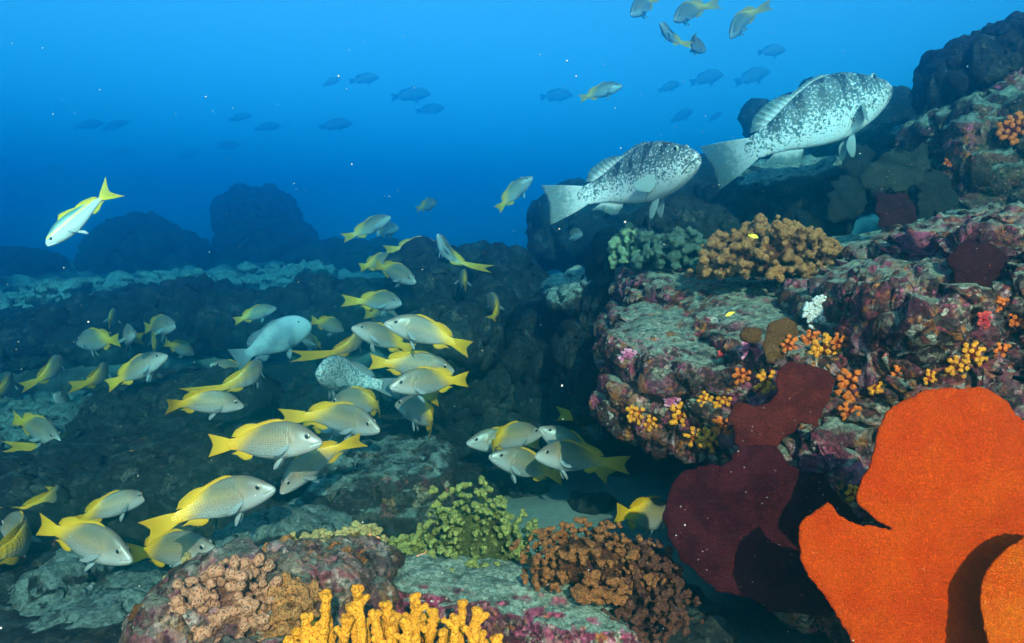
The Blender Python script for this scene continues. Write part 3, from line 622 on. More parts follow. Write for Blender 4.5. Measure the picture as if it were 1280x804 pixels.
# ------------------------------------------------------------------ cup corals, sponges, white coral
M_cup = coral_mat('orange_cup', (.84, .22, .01), (.95, .38, .03), (.55, .10, .006), tips=.4, sc=1.2)
M_cup2 = coral_mat('deep_orange_cup', (.75, .11, .01), (.85, .2, .03), (.4, .05, .006), tips=.4, sc=1.2)
M_red = coral_mat('red_sponge', (.70, .03, .03), (.85, .16, .10), (.35, .01, .02), tips=.3)
M_white = coral_mat('bleached_coral', (.72, .70, .66), (.85, .84, .80), (.50, .44, .42), tips=.5)
M_pinkc = coral_mat('pink_crust', (.68, .16, .30), (.85, .42, .48), (.35, .05, .12), tips=.4)
def cups(px, py, d, wpx, n, label, mat=None, seed=1, group='orange cup coral clusters on the reef face', name='cup_coral', cat='cup coral', dirv=(0, -.9, .15), rk=None, hgt=.75):
    """cluster of short flared tubes growing out of the rock towards dirv"""
    rs = random.Random(seed*31+5); n = int(n*1.9); c0 = np.array(P(px, py, d)); rad = wpx/FPX*d/2; r = rk or rad/math.sqrt(n)*1.02; items = []
    dv = np.array(dirv, float); dv /= np.linalg.norm(dv)
    for i in range(n):
        rr_ = math.sqrt((i+.5)/n); an = i*2.39996+rs.uniform(-.3, .3)
        o = np.array([math.cos(an), 0, math.sin(an)])*rr_; dr = dv+o*.9; dr /= np.linalg.norm(dr)
        tip = c0+dr*rad*hgt+o*rad*.72; b = c0-dv*rad*.3+o*rad*.25
        for q in range(6):
            t = q/5; items.append((b+(tip-b)*t, (r*(.5+.35*t),)*3, None, 1))
        s1 = np.cross(dr, [0, 0, 1.0]); s1 /= max(1e-6, np.linalg.norm(s1)); s2 = np.cross(dr, s1)
        for q in range(8):
            a2 = q*.7854; items.append((tip+(s1*math.cos(a2)+s2*math.sin(a2))*r*.72+dr*r*.30, (r*.30,)*3, None, 1))
    V, Fc = raw_blobs(items, 2); v, q, nn = remesh(V, Fc, max(.0012, r*.17)); v = v+nn*(r*.06*pnoise(v/r*1.3, seed))[:, None]
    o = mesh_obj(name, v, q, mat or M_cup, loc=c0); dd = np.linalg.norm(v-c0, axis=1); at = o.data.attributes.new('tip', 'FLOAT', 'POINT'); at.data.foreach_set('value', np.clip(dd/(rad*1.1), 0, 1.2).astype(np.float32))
    return tag(o, label, cat, group)
bpy.context.view_layer.update()
_dg = bpy.context.evaluated_depsgraph_get()
def hit(px, py, dflt=2.0):
    """where the line of sight through a pixel meets the reef: (forward distance, normal)"""
    dr = (P(px, py, 1.0)).normalized()
    ok, loc, nrm, i, o, m = SC.ray_cast(_dg, Vector((0, 0, 0))+dr*.02, dr)
    if not ok: return dflt, Vector((0, -1, 0))
    return loc.dot(CF), nrm
CUPS = [(1031, 441, 36, 12, 'orange cup coral cluster below the white coral, largest on the reef face', 0), (958, 478, 26, 8, 'orange cup coral cluster to the left of the red brown fan', 0),
    (849, 519, 26, 8, 'orange cup coral cluster under the left lip of the reef rock', 0), (795, 517, 20, 6, 'leftmost orange cup coral cluster at the tip of the reef rock', 0),
    (812, 528, 16, 5, 'tiny orange cup coral cluster next to the leftmost one', 0), (868, 546, 22, 6, 'orange cup coral cluster at the left of the lowest pair', 0),
    (889, 550, 26, 8, 'orange cup coral cluster at the right of the lowest pair', 0), (905, 530, 24, 7, 'orange cup coral cluster just above the lowest pair', 1), (902, 502, 18, 5, 'small orange cup coral cluster in the middle of the left face', 0),
    (1062, 480, 34, 9, 'orange cup coral cluster right of the red brown sea fan', 1), (1094, 482, 18, 5, 'small orange cup coral cluster above the tip of the orange fan', 0),
    (1196, 459, 24, 7, 'lower yellow orange cup coral cluster on the right reef face', 0), (1214, 443, 26, 8, 'upper yellow orange cup coral cluster on the right reef face', 0),
    (1250, 382, 16, 5, 'small orange cup coral cluster beside the plum sea fan', 1), (1264, 164, 34, 14, 'round orange cup coral ball on the upper right crag', 1),
    (1066, 616, 18, 5, 'small yellow cup coral cluster in the shade above the notch of the orange fan', 0), (1014, 425, 20, 6, 'deep orange cup coral cluster left of the largest one', 1), (1060, 514, 22, 6, 'deep orange cup coral cluster under the fan at the reef centre', 1),
    (1268, 398, 20, 6, 'deep orange cup coral cluster at the right edge of the photo', 1), (985, 430, 18, 5, 'deep orange cup coral cluster between brown fan and white coral', 1),
    (1048, 428, 18, 5, 'deep orange cup coral cluster right of the largest one', 1), (1122, 468, 18, 5, 'deep orange cup coral cluster above the left shoulder of the orange fan', 1), (1160, 472, 16, 5, 'small orange cup coral cluster just above the top of the orange fan', 0),
    (1250, 440, 18, 5, 'orange cup coral cluster above the right part of the orange fan', 1), (926, 470, 18, 5, 'orange cup coral cluster at the far left of the red brown fan', 1), (880, 500, 16, 5, 'tiny orange cup coral cluster on the left face above the lip', 0)]
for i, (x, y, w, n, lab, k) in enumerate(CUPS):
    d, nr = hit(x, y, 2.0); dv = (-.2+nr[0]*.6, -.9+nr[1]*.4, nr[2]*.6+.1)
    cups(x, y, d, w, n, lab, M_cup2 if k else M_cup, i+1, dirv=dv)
for i, (x, y, w, n, lab, mt, nm, ct) in enumerate([
    (1026, 392, 54, 50, 'white bleached coral lump on the edge of the silted reef shelf', M_white, 'white_coral', 'coral'),
    (940, 437, 30, 12, 'magenta pink sponge crust left of the brown fans', M_pinkc, 'crust_sponge', 'sponge'),
    (948, 488, 14, 5, 'bright red sponge lump left of the orange cup corals', M_red, 'crust_sponge', 'sponge'),
    (900, 446, 14, 5, 'tiny red sponge lump on the left part of the reef face', M_red, 'crust_sponge', 'sponge'),
    (1230, 400, 22, 9, 'red sponge lump below the plum sea fan', M_red, 'crust_sponge', 'sponge'),
    (785, 448, 24, 10, 'pale pink coralline lump at the left tip of the reef rock', M_pinkc, 'crust_sponge', 'sponge'),
    (838, 498, 22, 8, 'pale pink coralline lump under the left lip', M_pinkc, 'crust_sponge', 'sponge'),
    (1185, 203, 12, 4, 'small salmon pink sponge on the dark crag above the fans', M_cup2, 'crust_sponge', 'sponge')]):
    d, nr = hit(x, y, 2.0); wh = nm == 'white_coral'; cups(x, y, d+.004, w, n, lab, mt, i+60, None, nm, ct, (nr[0], nr[1]-.4, nr[2]+(.5 if wh else 0)), hgt=.12 if wh else .35)
# ------------------------------------------------------------------ fish
def fish_mat(name, kind):
    t = NT(name); p = t.tc(); s = t.sep(p); x, y, z = s[0], s[1], s[2]
    n = t.m_('SUBTRACT', t.noise(p, 9, 4), .5)
    if kind == 'snapper':
        xs = t.m_('ADD', t.m_('SUBTRACT', t.m_('MULTIPLY', x, -1), t.m_('MULTIPLY', t.m_('ABSOLUTE', t.m_('SUBTRACT', z, .03)), -.1)), t.m_('ADD', t.m_('MULTIPLY', z, .9), t.m_('MULTIPLY', n, .12)))
        yel = t.mr(xs, .07, .27)
        bel = t.mr(z, -.09, .03)
        c = t.mix(bel, (.36, .32, .31), (.31, .19, .11))
        top = t.mr(t.m_('ADD', z, t.m_('MULTIPLY', n, .03)), .03, .12); gold = t.m_('MULTIPLY', t.mr(t.m_('ADD', z, t.m_('MULTIPLY', n, .04)), -.01, .07), t.mr(x, .30, .0, 0, 1)); c = t.mix(t.m_('MULTIPLY', gold, .6), c, (.38, .23, .04)); c = t.mix(t.m_('MULTIPLY', top, .75), c, (.10, .075, .025))
        sc = t.scale(p, (1.0, .25, 1.25)); v = t.vor(sc, 44, rnd=.25)
        c = t.mix(t.m_('MULTIPLY', t.mr(v, .28, .55), t.mr(x, .27, .19, 0, .6)), c, (.12, .11, .10))
        c = t.mix(yel, c, (.72, .33, .006))
        c = t.mix(t.m_('MULTIPLY', t.m_('MULTIPLY', yel, t.mr(v, .4, .8)), .35), c, (.35, .22, .01))
        head = t.mr(x, .22, .34); c = t.mix(t.m_('MULTIPLY', head, .75), c, t.mix(t.mr(z, -.04, .06), (.34, .29, .28), (.11, .08, .065)))
        gill = t.m_('SUBTRACT', 1, t.mr(t.m_('ABSOLUTE', t.m_('SUBTRACT', x, t.m_('SUBTRACT', .245, t.m_('MULTIPLY', t.m_('MULTIPLY', z, z), 9)))), 0, .008)); c = t.mix(t.m_('MULTIPLY', gill, .45), c, (.12, .11, .10))
        ob = t.rnd(); c = t.mix(t.mr(ob, 0, 1, 0, .35, False), c, t.mix(1.0, c, (.72, .62, .5), 'MULTIPLY')); yb = t.rnd()
        h = t.m_('MULTIPLY', t.mr(v, .2, .8), t.mr(x, .27, .2)); return t.fin(c, .38, t.bump(h, .25, .01), .5)
    if kind == 'grouper':
        top = t.mr(t.m_('ADD', t.m_('ADD', z, t.m_('MULTIPLY', x, .10)), t.m_('MULTIPLY', n, .10)), -.17, .12)
        bw = t.m_('ADD', t.m_('MULTIPLY', t.m_('SINE', t.m_('ADD', t.m_('MULTIPLY', x, 52), t.m_('MULTIPLY', z, -18))), .16), t.noise(t.scale(p, (1, .2, .6)), 20, 4)); bars = t.mr(bw, .50, .60)
        c = t.mix(top, (.60, .60, .61), (.085, .10, .10))
        hi = t.mr(z, .00, .09); c = t.mix(t.m_('MULTIPLY', t.m_('MULTIPLY', bars, hi), .95), c, (.010, .013, .013))
        st = t.m_('ADD', t.m_('MULTIPLY', t.noise(t.warp(p, 25, .01), 78, 2, .6), .8), t.m_('MULTIPLY', t.noise(p, 24, 3), .2))
        dk = t.mr(t.m_('ADD', st, t.m_('MULTIPLY', t.m_('SUBTRACT', top, .5), .26)), .44, .60)
        c = t.mix(dk, (.56, .54, .55), (.06, .075, .075)); c = t.mix(t.m_('MULTIPLY', t.m_('MULTIPLY', bars, hi), .95), c, (.012, .015, .015))
        sp = t.m_('MULTIPLY', t.mr(t.noise(p, 60, 3, .7), .60, .66), t.mr(top, .3, .7)); c = t.mix(t.m_('MULTIPLY', sp, .8), c, (.36, .40, .38))
        belly = t.mr(t.m_('ADD', z, t.m_('MULTIPLY', n, .04)), -.10, -.16); c = t.mix(t.m_('MULTIPLY', belly, .85), c, (.66, .63, .64))
        gill = t.m_('SUBTRACT', 1, t.mr(t.m_('ABSOLUTE', t.m_('SUBTRACT', x, t.m_('SUBTRACT', .21, t.m_('MULTIPLY', t.m_('MULTIPLY', z, z), 6)))), 0, .007)); c = t.mix(t.m_('MULTIPLY', gill, .7), c, (.05, .05, .05))
        ml = t.m_('SUBTRACT', z, t.m_('ADD', -.046, t.m_('MULTIPLY', t.m_('SUBTRACT', .5, x), -.50)))
        ml = t.m_('MULTIPLY', t.m_('SUBTRACT', 1, t.mr(t.m_('ABSOLUTE', ml), .0015, .006)), t.mr(x, .392, .402)); c = t.mix(t.m_('MULTIPLY', ml, .9), c, (.02, .02, .022))
        return t.fin(c, .5, t.bump(t.vor(p, 120), .15, .01), .3)
    if kind == 'jack':
        c = t.mix(t.mr(z, -.02, .02), (.60, .59, .58), (.42, .46, .44)); c = t.mix(t.mr(z, .045, .075), c, (.10, .20, .16))
        st = t.m_('SUBTRACT', 1, t.mr(t.m_('ABSOLUTE', t.m_('SUBTRACT', z, .045)), .004, .013)); c = t.mix(st, c, (.80, .58, .04))
        c = t.mix(t.mr(x, -.24, -.33), c, (.85, .60, .01)); return t.fin(c, .3, t.bump(t.vor(p, 90), .12, .01), .5)
    if kind == 'blue':
        c = t.mix(t.mr(t.noise(p, 6, 3), .35, .65), (.20, .25, .26), (.11, .14, .155)); c = t.mix(t.mr(x, .2, .42), c, (.27, .33, .34))
        return t.fin(c, .5, t.bump(t.vor(p, 60), .2, .01), .4)
    if kind == 'shade': return t.fin((.12, .14, .15), .6, None, .2)
    if kind == 'mottled':
        c = t.mix(t.mr(t.noise(p, 34, 5, .7), .42, .56), (.06, .07, .07), (.36, .36, .34)); return t.fin(c, .5, None, .4)
    if kind == 'orange':
        c = t.mix(t.mr(x, -.3, .3), (.85, .36, .22), (.80, .22, .06)); return t.fin(c, .5, None, .4)
    if kind == 'yellow':
        return t.fin(t.mix(t.mr(z, -.1, .1), (.9, .7, .1), (.8, .6, .02)), .5, None, .4)

def fin_mat(name, ca, cb, trans=.25, f=38, root=None):
    t = NT(name); p = t.tc()
    w = t.m_('SINE', t.m_('MULTIPLY', t.attr('ray'), f*4.0)); w = t.mr(w, -.6, .9)
    c = t.mix(t.m_('MULTIPLY', w, .55), ca, cb)
    if root is not None:
        k = t.mr(t.m_('ADD', t.attr('outw'), t.m_('MULTIPLY', t.m_('SUBTRACT', t.noise(p, 40, 4, .7), .5), 1.2)), .15, .75, 1, 0); c = t.mix(k, c, root)
    m = t.fin(c, .5, t.bump(w, .35, .01), .35)
    tr = t.t.nodes.new('ShaderNodeBsdfTranslucent'); mx = t.t.nodes.new('ShaderNodeMixShader'); t.put(tr.inputs[0], c); mx.inputs[0].default_value = trans
    t.t.links.new(t.b.outputs[0], mx.inputs[1]); t.t.links.new(tr.outputs[0], mx.inputs[2]); tp = t.t.nodes.new('ShaderNodeBsdfTransparent'); m2 = t.t.nodes.new('ShaderNodeMixShader')
    t.put(m2.inputs[0], t.m_('MULTIPLY', t.m_('MULTIPLY', t.mr(t.attr('outw'), .15, 1, 0, 1), .55), t.m_('SUBTRACT', 1, t.m_('MULTIPLY', w, .6))))
    t.t.links.new(mx.outputs[0], m2.inputs[1]); t.t.links.new(tp.outputs[0], m2.inputs[2]); t.t.links.new(m2.outputs[0], t.out.inputs[0]); return m

FM = dict(
    snapper=(fish_mat('snapper_skin', 'snapper'), fin_mat('yellow_fin', (.80, .40, .005), (.50, .25, .004)), fin_mat('pale_fin', (.40, .40, .40), (.26, .28, .28), .35)),
    grouper=(fish_mat('grouper_skin', 'grouper'), fin_mat('grouper_fin', (.13, .19, .19), (.06, .10, .10), .2, 30, (.46, .46, .46)), fin_mat('grouper_pale_fin', (.34, .40, .40), (.16, .22, .22), .3, 26)),
    jack=(fish_mat('silver_skin', 'jack'), fin_mat('jack_fin', (.88, .66, .01), (.75, .52, .01)), fin_mat('white_fin', (.8, .8, .78), (.6, .62, .6), .3)),
    blue=(fish_mat('blue_grey_skin', 'blue'), fin_mat('blue_grey_fin', (.14, .18, .2), (.08, .1, .12)), fin_mat('blue_pale_fin', (.24, .3, .32), (.14, .18, .2), .3)),
    shade=(fish_mat('shade_skin', 'shade'), fin_mat('shade_fin', (.06, .07, .07), (.04, .05, .05)), fin_mat('shade_pale_fin', (.1, .12, .12), (.06, .07, .07), .3)),
    mottled=(fish_mat('mottled_skin', 'mottled'), fin_mat('mottled_fin', (.2, .2, .2), (.08, .09, .09)), fin_mat('mottled_pale_fin', (.3, .3, .3), (.14, .14, .14), .3)),
    orange=(fish_mat('orange_skin', 'orange'), fin_mat('orange_fin', (.85, .32, .12), (.7, .2, .06)), fin_mat('orange_pale_fin', (.85, .45, .3), (.7, .3, .2), .3)),
    yellow=(fish_mat('lemon_skin', 'yellow'), fin_mat('lemon_fin', (.9, .7, .05), (.8, .6, .02)), fin_mat('lemon_pale_fin', (.9, .7, .2), (.8, .6, .1), .3)))
E_iris = plain_mat('iris', (.34, .23, .18), .25, .6, .3, 30, 0); E_irisg = plain_mat('pale_iris', (.30, .30, .26), .25, .6, .3, 30, 0)
E_pup = plain_mat('pupil', (.008, .008, .01), .08, .8, 0, 10, 0)

#  profiles: t (0 = snout, 1 = tail tips), top, bottom, half width
PROF = {
 'snapper': dict(t=[0, .008, .03, .07, .12, .18, .25, .33, .42, .52, .60, .68, .75, .80, .84],
     top=[-.012, .004, .022, .050, .082, .110, .130, .140, .138, .120, .096, .066, .047, .042, .046],
     bot=[-.030, -.044, -.056, -.068, -.080, -.092, -.103, -.112, -.114, -.102, -.084, -.060, -.046, -.042, -.046],
     wid=[.008, .016, .026, .036, .046, .056, .062, .064, .060, .050, .040, .028, .018, .012, .006], tail=(.108, .070, .050, .098)),
 'grouper': dict(t=[0, .008, .03, .07, .12, .18, .25, .33, .42, .52, .60, .68, .75, .80, .84],
     top=[-.030, -.006, .014, .040, .066, .096, .124, .142, .146, .130, .108, .082, .062, .056, .060],
     bot=[-.050, -.070, -.084, -.100, -.114, -.128, -.138, -.142, -.140, -.122, -.100, -.074, -.060, -.056, -.060],
     wid=[.014, .026, .042, .056, .068, .076, .080, .080, .074, .060, .046, .034, .024, .016, .008], tail=(.12, .024, .062, .128)),
 'jack': dict(t=[0, .008, .03, .07, .12, .18, .25, .33, .42, .52, .60, .68, .75, .80, .84],
     top=[-.006, .010, .030, .052, .070, .088, .100, .104, .100, .084, .066, .044, .028, .022, .024],
     bot=[-.024, -.036, -.048, -.062, -.076, -.090, -.100, -.104, -.100, -.082, -.062, -.042, -.028, -.022, -.024],
     wid=[.008, .016, .026, .036, .044, .052, .056, .058, .054, .044, .034, .024, .014, .010, .005], tail=(.09, .15, .028, .150)),
 'deep': dict(t=[0, .008, .03, .07, .12, .18, .25, .33, .42, .52, .60, .68, .75, .80, .84],
     top=[-.02, .02, .060, .110, .150, .180, .200, .210, .205, .180, .145, .100, .068, .060, .064],
     bot=[-.05, -.08, -.105, -.130, -.150, -.168, -.182, -.190, -.186, -.160, -.128, -.090, -.066, -.060, -.064],
     wid=[.02, .034, .05, .064, .074, .082, .086, .086, .080, .066, .052, .036, .024, .016, .008], tail=(.13, .03, .068, .16)),
}
for _k, _f in (('snapper', 1.24), ('grouper', 1.17), ('jack', 1.12)):
    _p = PROF[_k]; _t = np.array(_p['t']); _w = 1+(_f-1)*np.interp(_t, [0, .05, .15, .6, .78, 1], [.2, .7, 1, 1, .55, .3])
    _p['top'][-1] *= .6; _p['bot'][-1] *= .6; _p['wid'][-1] = .002
    for _q in ('top', 'bot', 'wid'): _p[_q] = list(np.array(_p[_q])*(_w if _q != 'wid' else 1+(_w-1)*.6))
def bend_fn(b):
    """sideways swing growing towards the tail, with a slight counter turn of the head"""
    def f(v):
        v = v.copy(); s = .5-v[:, 0]
        ang = b*(np.clip(s-.30, 0, 1)**1.4)*3.4 - b*.25*np.clip(.3-s, 0, 1)
        v[:, 1] += np.tan(np.clip(ang, -1.1, 1.1))*np.clip(s-.25, -.1, 1)*.9; v[:, 0] += np.abs(np.tan(ang))*np.clip(s-.3, 0, 1)*.35*min(1, abs(b)); return v
    return f
def body_mesh(pf, species):
    ns, n = 76, 44; tt = np.concatenate([np.linspace(0, .1, 20)**1.0, np.linspace(.1, .84, ns-20+1)[1:]])
    top = np.interp(tt, pf['t'], pf['top']); bot = np.interp(tt, pf['t'], pf['bot']); wd = np.interp(tt, pf['t'], pf['wid'])
    ker = np.array([1, 2, 3, 2, 1])/9
    def sm(a): b = np.convolve(np.pad(a, 2, 'edge'), ker, 'valid'); b[0] = a[0]; return b
    top, bot, wd = sm(top), sm(bot), sm(wd)
    V = []
    an = np.linspace(0, 2*math.pi, n, endpoint=False)
    mz = -.040 if species != 'grouper' else -.062
    for i, t in enumerate(tt):
        m = (top[i]+bot[i])/2; h = (top[i]-bot[i])/2
        zz = m+h*np.sin(an); yy = wd[i]*np.sign(np.cos(an))*np.abs(np.cos(an))**.85*(1-.18*np.clip(np.sin(an), 0, 1))
        if t < .1:                                            # mouth line, lips
            mt = -.018-.25*t if species != 'grouper' else -.046-.30*t+.02
            g = np.exp(-((zz-mt)/.0045)**2)*sstep(.105, .07, np.array([t]))[0]; yy = yy*(1-.42*g)
            g2 = np.exp(-((zz-mt-.010)/.006)**2)*.10+np.exp(-((zz-mt+.010)/.006)**2)*.14; yy = yy*(1+g2*sstep(.09, .03, np.array([t]))[0])
        gx = .255+9*zz**2*.9                                   # edge of the gill cover
        g = np.exp(-((t-gx)/.008)**2)*(np.abs(zz) < .085); yy = yy*(1-.10*g)
        g = np.exp(-((t-gx+.018)/.016)**2)*(np.abs(zz) < .085); yy = yy*(1+.05*g)
        V.append(np.stack([np.full(n, .5-t), yy, zz], 1))
    V = np.concatenate(V); F_ = []
    for i in range(len(tt)-1):
        for j in range(n):
            a = i*n+j; b = i*n+(j+1) % n; F_.append((a, b, b+n, a+n))
    F_.append(tuple(range(n-1, -1, -1))); k = (len(tt)-1)*n; F_.append(tuple(range(k, k+n)))
    return V, F_, (tt, top, bot, wd)
GRID = {}
def sheet(G, th=.0035):
    """closed thin sheet from a grid of points G[u][v] (3D), thinning to its far edge"""
    G = np.array(G); nu, nv = G.shape[:2]; du = np.gradient(G, axis=0); dv = np.gradient(G, axis=1); n = np.cross(du, dv); n /= np.maximum(np.linalg.norm(n, axis=2, keepdims=True), 1e-9)
    h = (th*.5*(1-.65*np.linspace(0, 1, nu)))[:, None, None]; A = (G+n*h).reshape(-1, 3); B = (G-n*h).reshape(-1, 3); V = np.concatenate([A, B]); m = nu*nv; F_ = []
    ix = lambda a, b: a*nv+b
    for a in range(nu-1):
        for b in range(nv-1):
            F_.append((ix(a, b), ix(a+1, b), ix(a+1, b+1), ix(a, b+1))); F_.append((m+ix(a, b), m+ix(a, b+1), m+ix(a+1, b+1), m+ix(a+1, b)))
    rim = [ix(0, b) for b in range(nv)]+[ix(a, nv-1) for a in range(1, nu)]+[ix(nu-1, b) for b in range(nv-2, -1, -1)]+[ix(a, 0) for a in range(nu-2, 0, -1)]
    for i in range(len(rim)):
        a, b = rim[i], rim[(i+1) % len(rim)]; F_.append((a, b, b+m, a+m))
    GRID[len(V)] = (nu, nv)
    return V, F_
def fin_strip(x0, x1, zf, hf, nu=9, nv=34, sweep=.04, spiky=0, sign=1, y=0, ripple=.002):
    """fin along the back or belly from x0 to x1: zf root height, hf height of the fin"""
    G = []
    for u in np.linspace(0, 1, nu):
        row = []
        for k, s in enumerate(np.linspace(0, 1, nv)):
            x = x0+(x1-x0)*s; h = hf(s)
            if spiky: h = h*(1-.22*spiky*(abs((s*spiky_n) % 1-.5)*2)*u if s < .58 else 1)
            row.append((x-sweep*u*(.3+s), y+ripple*math.sin(s*40)*u, zf(x)+sign*(h*u-.006*(1-u))))
        G.append(row)
    return sheet(G)
spiky_n = 17
def paddle(root, axis, up, L, w0, w1, curve=0, nu=10, nv=9, tipp=.35, th=.003):
    """pectoral or pelvic fin: root point, axis it points along, up the direction of its width"""
    root = np.array(root, float); axis = np.array(axis, float); axis /= np.linalg.norm(axis); up = np.array(up, float); nrm = np.cross(axis, up); nrm /= np.linalg.norm(nrm); up = np.cross(nrm, axis)
    G = []
    for u in np.linspace(0, 1, nu):
        row = []
        for v in np.linspace(-1, 1, nv):
            ln = L*(1-tipp*(abs(v-.5)/1.5)**1.6); wdt = w0+(w1-w0)*math.sin(u*math.pi*.62); row.append(root+axis*ln*u+up*v*wdt+nrm*(curve*u*u*L))
        G.append(row)
    return sheet(G, th)
PROTO = {}
def proto(species, variant):
    key = (species, variant)
    if key in PROTO: return PROTO[key]
    shape = {'snapper': 'snapper', 'grouper': 'grouper', 'jack': 'jack', 'blue': 'deep', 'mottled': 'deep', 'orange': 'jack', 'yellow': 'snapper', 'shade': 'snapper'}[species]
    pf = PROF[shape]; mb, mf, mp = FM[species]; bf = bend_fn(variant); V, F_, (tt, top, bot, wd) = body_mesh(pf, shape)
    zt = lambda x: float(np.interp(.5-x, tt, top)); zb = lambda x: float(np.interp(.5-x, tt, bot)); w_ = lambda x: float(np.interp(.5-x, tt, wd))
    parts = [('body', bf(V), F_, mb)]
    big = shape in ('grouper', 'deep')
    sn = shape == 'snapper'; jk = shape == 'jack'
    # dorsal: spiny front, rounded soft rear
    hd = (lambda s: (.026 if sn else .022)*min(1, s*6)*(1-.35*s/.55) if s < .55 else (.018 if sn else .022)+(.034 if sn else .040)*math.sin((s-.55)/.45*math.pi*.86)) if not jk else (lambda s: (.055*max(0, 1-s*1.9) if s < .5 else .02+.012*math.sin((s-.5)*6)))
    def hdd(s): return hd(s)*(1 if s < .93 else max(0.15, (1-s)/.07))*(min(1, s*9+.15))
    V1, F1 = fin_strip(.22, -.235, zt, hdd, 8, 60, .045, 1, 1); parts.append(('dorsal_fin', bf(V1), F1, mf))
    # anal fin
    ha = (lambda s: .058*math.sin(min(1, s*1.15+.18)*math.pi*.86)*(1.0 if not big else 1.35))
    V1, F1 = fin_strip(-.105, -.225 if not jk else -.25, zb, lambda s: ha(s)*(.85 if not jk else .55), 8, 22, .055, 0, -1); parts.append(('anal_fin', bf(V1), F1, mf))
    # tail fin
    l0, fork, r0, r1 = pf['tail']; G = []
    for u in np.linspace(0, 1, 14):
        row = []
        for v in np.linspace(-1, 1, 41):
            ln = l0+fork*(abs(v)**1.35)*.62; z = (r0*.93+(r1-r0*.93)*(u**.9))*v; x = -.305-(ln+.043)*u-(.004*math.sin(v*60)*u if abs(v) < .95 else 0)
            row.append((x, .004*math.sin(v*3)*u, z))
        G.append(row)
    V1, F1 = sheet(G, .010); parts.append(('tail_fin', bf(V1), F1, mf))
    # pectoral and pelvic fins
    for sgn in (1, -1):
        x = .235; y = w_(x)*.93*sgn
        V1, F1 = paddle((x, y, -.035 if not big else -.05), (-.80, .42*sgn, -.42), (.35, 0, 1), .15 if not big else .135, .010, .024 if not big else .05, .12*sgn); parts.append(('pectoral_fin', bf(V1), F1, mp))
        x = .155; V1, F1 = paddle((x, .018*sgn, zb(x)+.006), (-.66, .20*sgn, -.70), (.8, 0, -.45), .115 if not big else .13, .008, .019 if not big else .028, .05*sgn); parts.append(('pelvic_fin', bf(V1), F1, mp))
    ex, ez, er = {'snapper': (.386, .038, .0275), 'grouper': (.392, .050, .0185), 'jack': (.415, .018, .022), 'deep': (.37, .075, .017)}[shape]
    meshes = []
    for nm, v, f, m in parts:
        o = mesh_obj(nm, v, f, m); COL.objects.unlink(o); meshes.append((nm, o.data, None))
        if nm.endswith('_fin'):
            nu, nv = GRID[len(v)]; uu = np.repeat(np.linspace(0, 1, nu), nv); vv = np.tile(np.linspace(0, 1, nv), nu)
            for an_, val in (('outw', uu), ('ray', vv)):
                at = o.data.attributes.new(an_, 'FLOAT', 'POINT'); at.data.foreach_set('value', np.concatenate([val, val]).astype(np.float32))
        bpy.data.objects.remove(o)
    v0, f0 = ICO[3]
    for sgn in (1, -1):
        yc = w_(ex)*(1-((ez-(zt(ex)+zb(ex))/2)/((zt(ex)-zb(ex))/2))**2)**.42*sgn*.90
        o = mesh_obj('eye', bf(v0*np.array([er, er*.42, er])+np.array([ex, yc, ez])), f0, E_iris if species in ('snapper',) else E_irisg); COL.objects.unlink(o)
        q = mesh_obj('pupil', bf(v0*np.array([er*.66, er*.24, er*.66])+np.array([ex, yc+er*.27*sgn, ez])), f0, E_pup); COL.objects.unlink(q)
        meshes.append(('eye', o.data, q.data)); bpy.data.objects.remove(o); bpy.data.objects.remove(q)
    PROTO[key] = meshes; return meshes
N_FISH = [0]
def fish(species, tail, nose, d, L, label, toward=-1, bend=0.0, roll=0, name=None, group=None, cat='fish', eyes=True):
    """tail and nose pixels; d distance of its middle; toward=+1 when the head points to the camera"""
    s = (P(*nose, d)-P(*tail, d)).length
    if s > L*.995: d *= L*.995/s; s = L*.995
    dd = math.sqrt(max(0, L*L-s*s))/2
    a = P(*nose, d-toward*dd); b = P(*tail, d+toward*dd); X_ = (a-b); Lr = X_.length; X_.normalize()
    up = Vector((0, 0, 1)); Y_ = up.cross(X_).normalized(); Z_ = X_.cross(Y_)
    M = Matrix((X_, Y_, Z_)).transposed().to_4x4() @ Matrix.Rotation(R(roll), 4, 'X')
    rt = bpy.data.objects.new(name or 'fish', None); COL.objects.link(rt); rt.empty_display_size = .05
    N_FISH[0] += 1; roll += 7*math.sin(N_FISH[0]*2.4)
    M = Matrix((X_, Y_, Z_)).transposed().to_4x4() @ Matrix.Rotation(R(roll), 4, 'X')
    rt.matrix_world = Matrix.Translation((a+b)/2) @ M @ Matrix.Scale(Lr, 4)
    tag(rt, label, cat, group)
    for nm, me, sub in proto(species, bend):
        if nm == 'eye' and not eyes: continue
        o = bpy.data.objects.new(nm, me); COL.objects.link(o); o.parent = rt
        if sub: q = bpy.data.objects.new('pupil', sub); COL.objects.link(q); q.parent = o
    return rt
G1 = 'school of yellow tailed snappers swimming over the reef'
S = 'snapper'
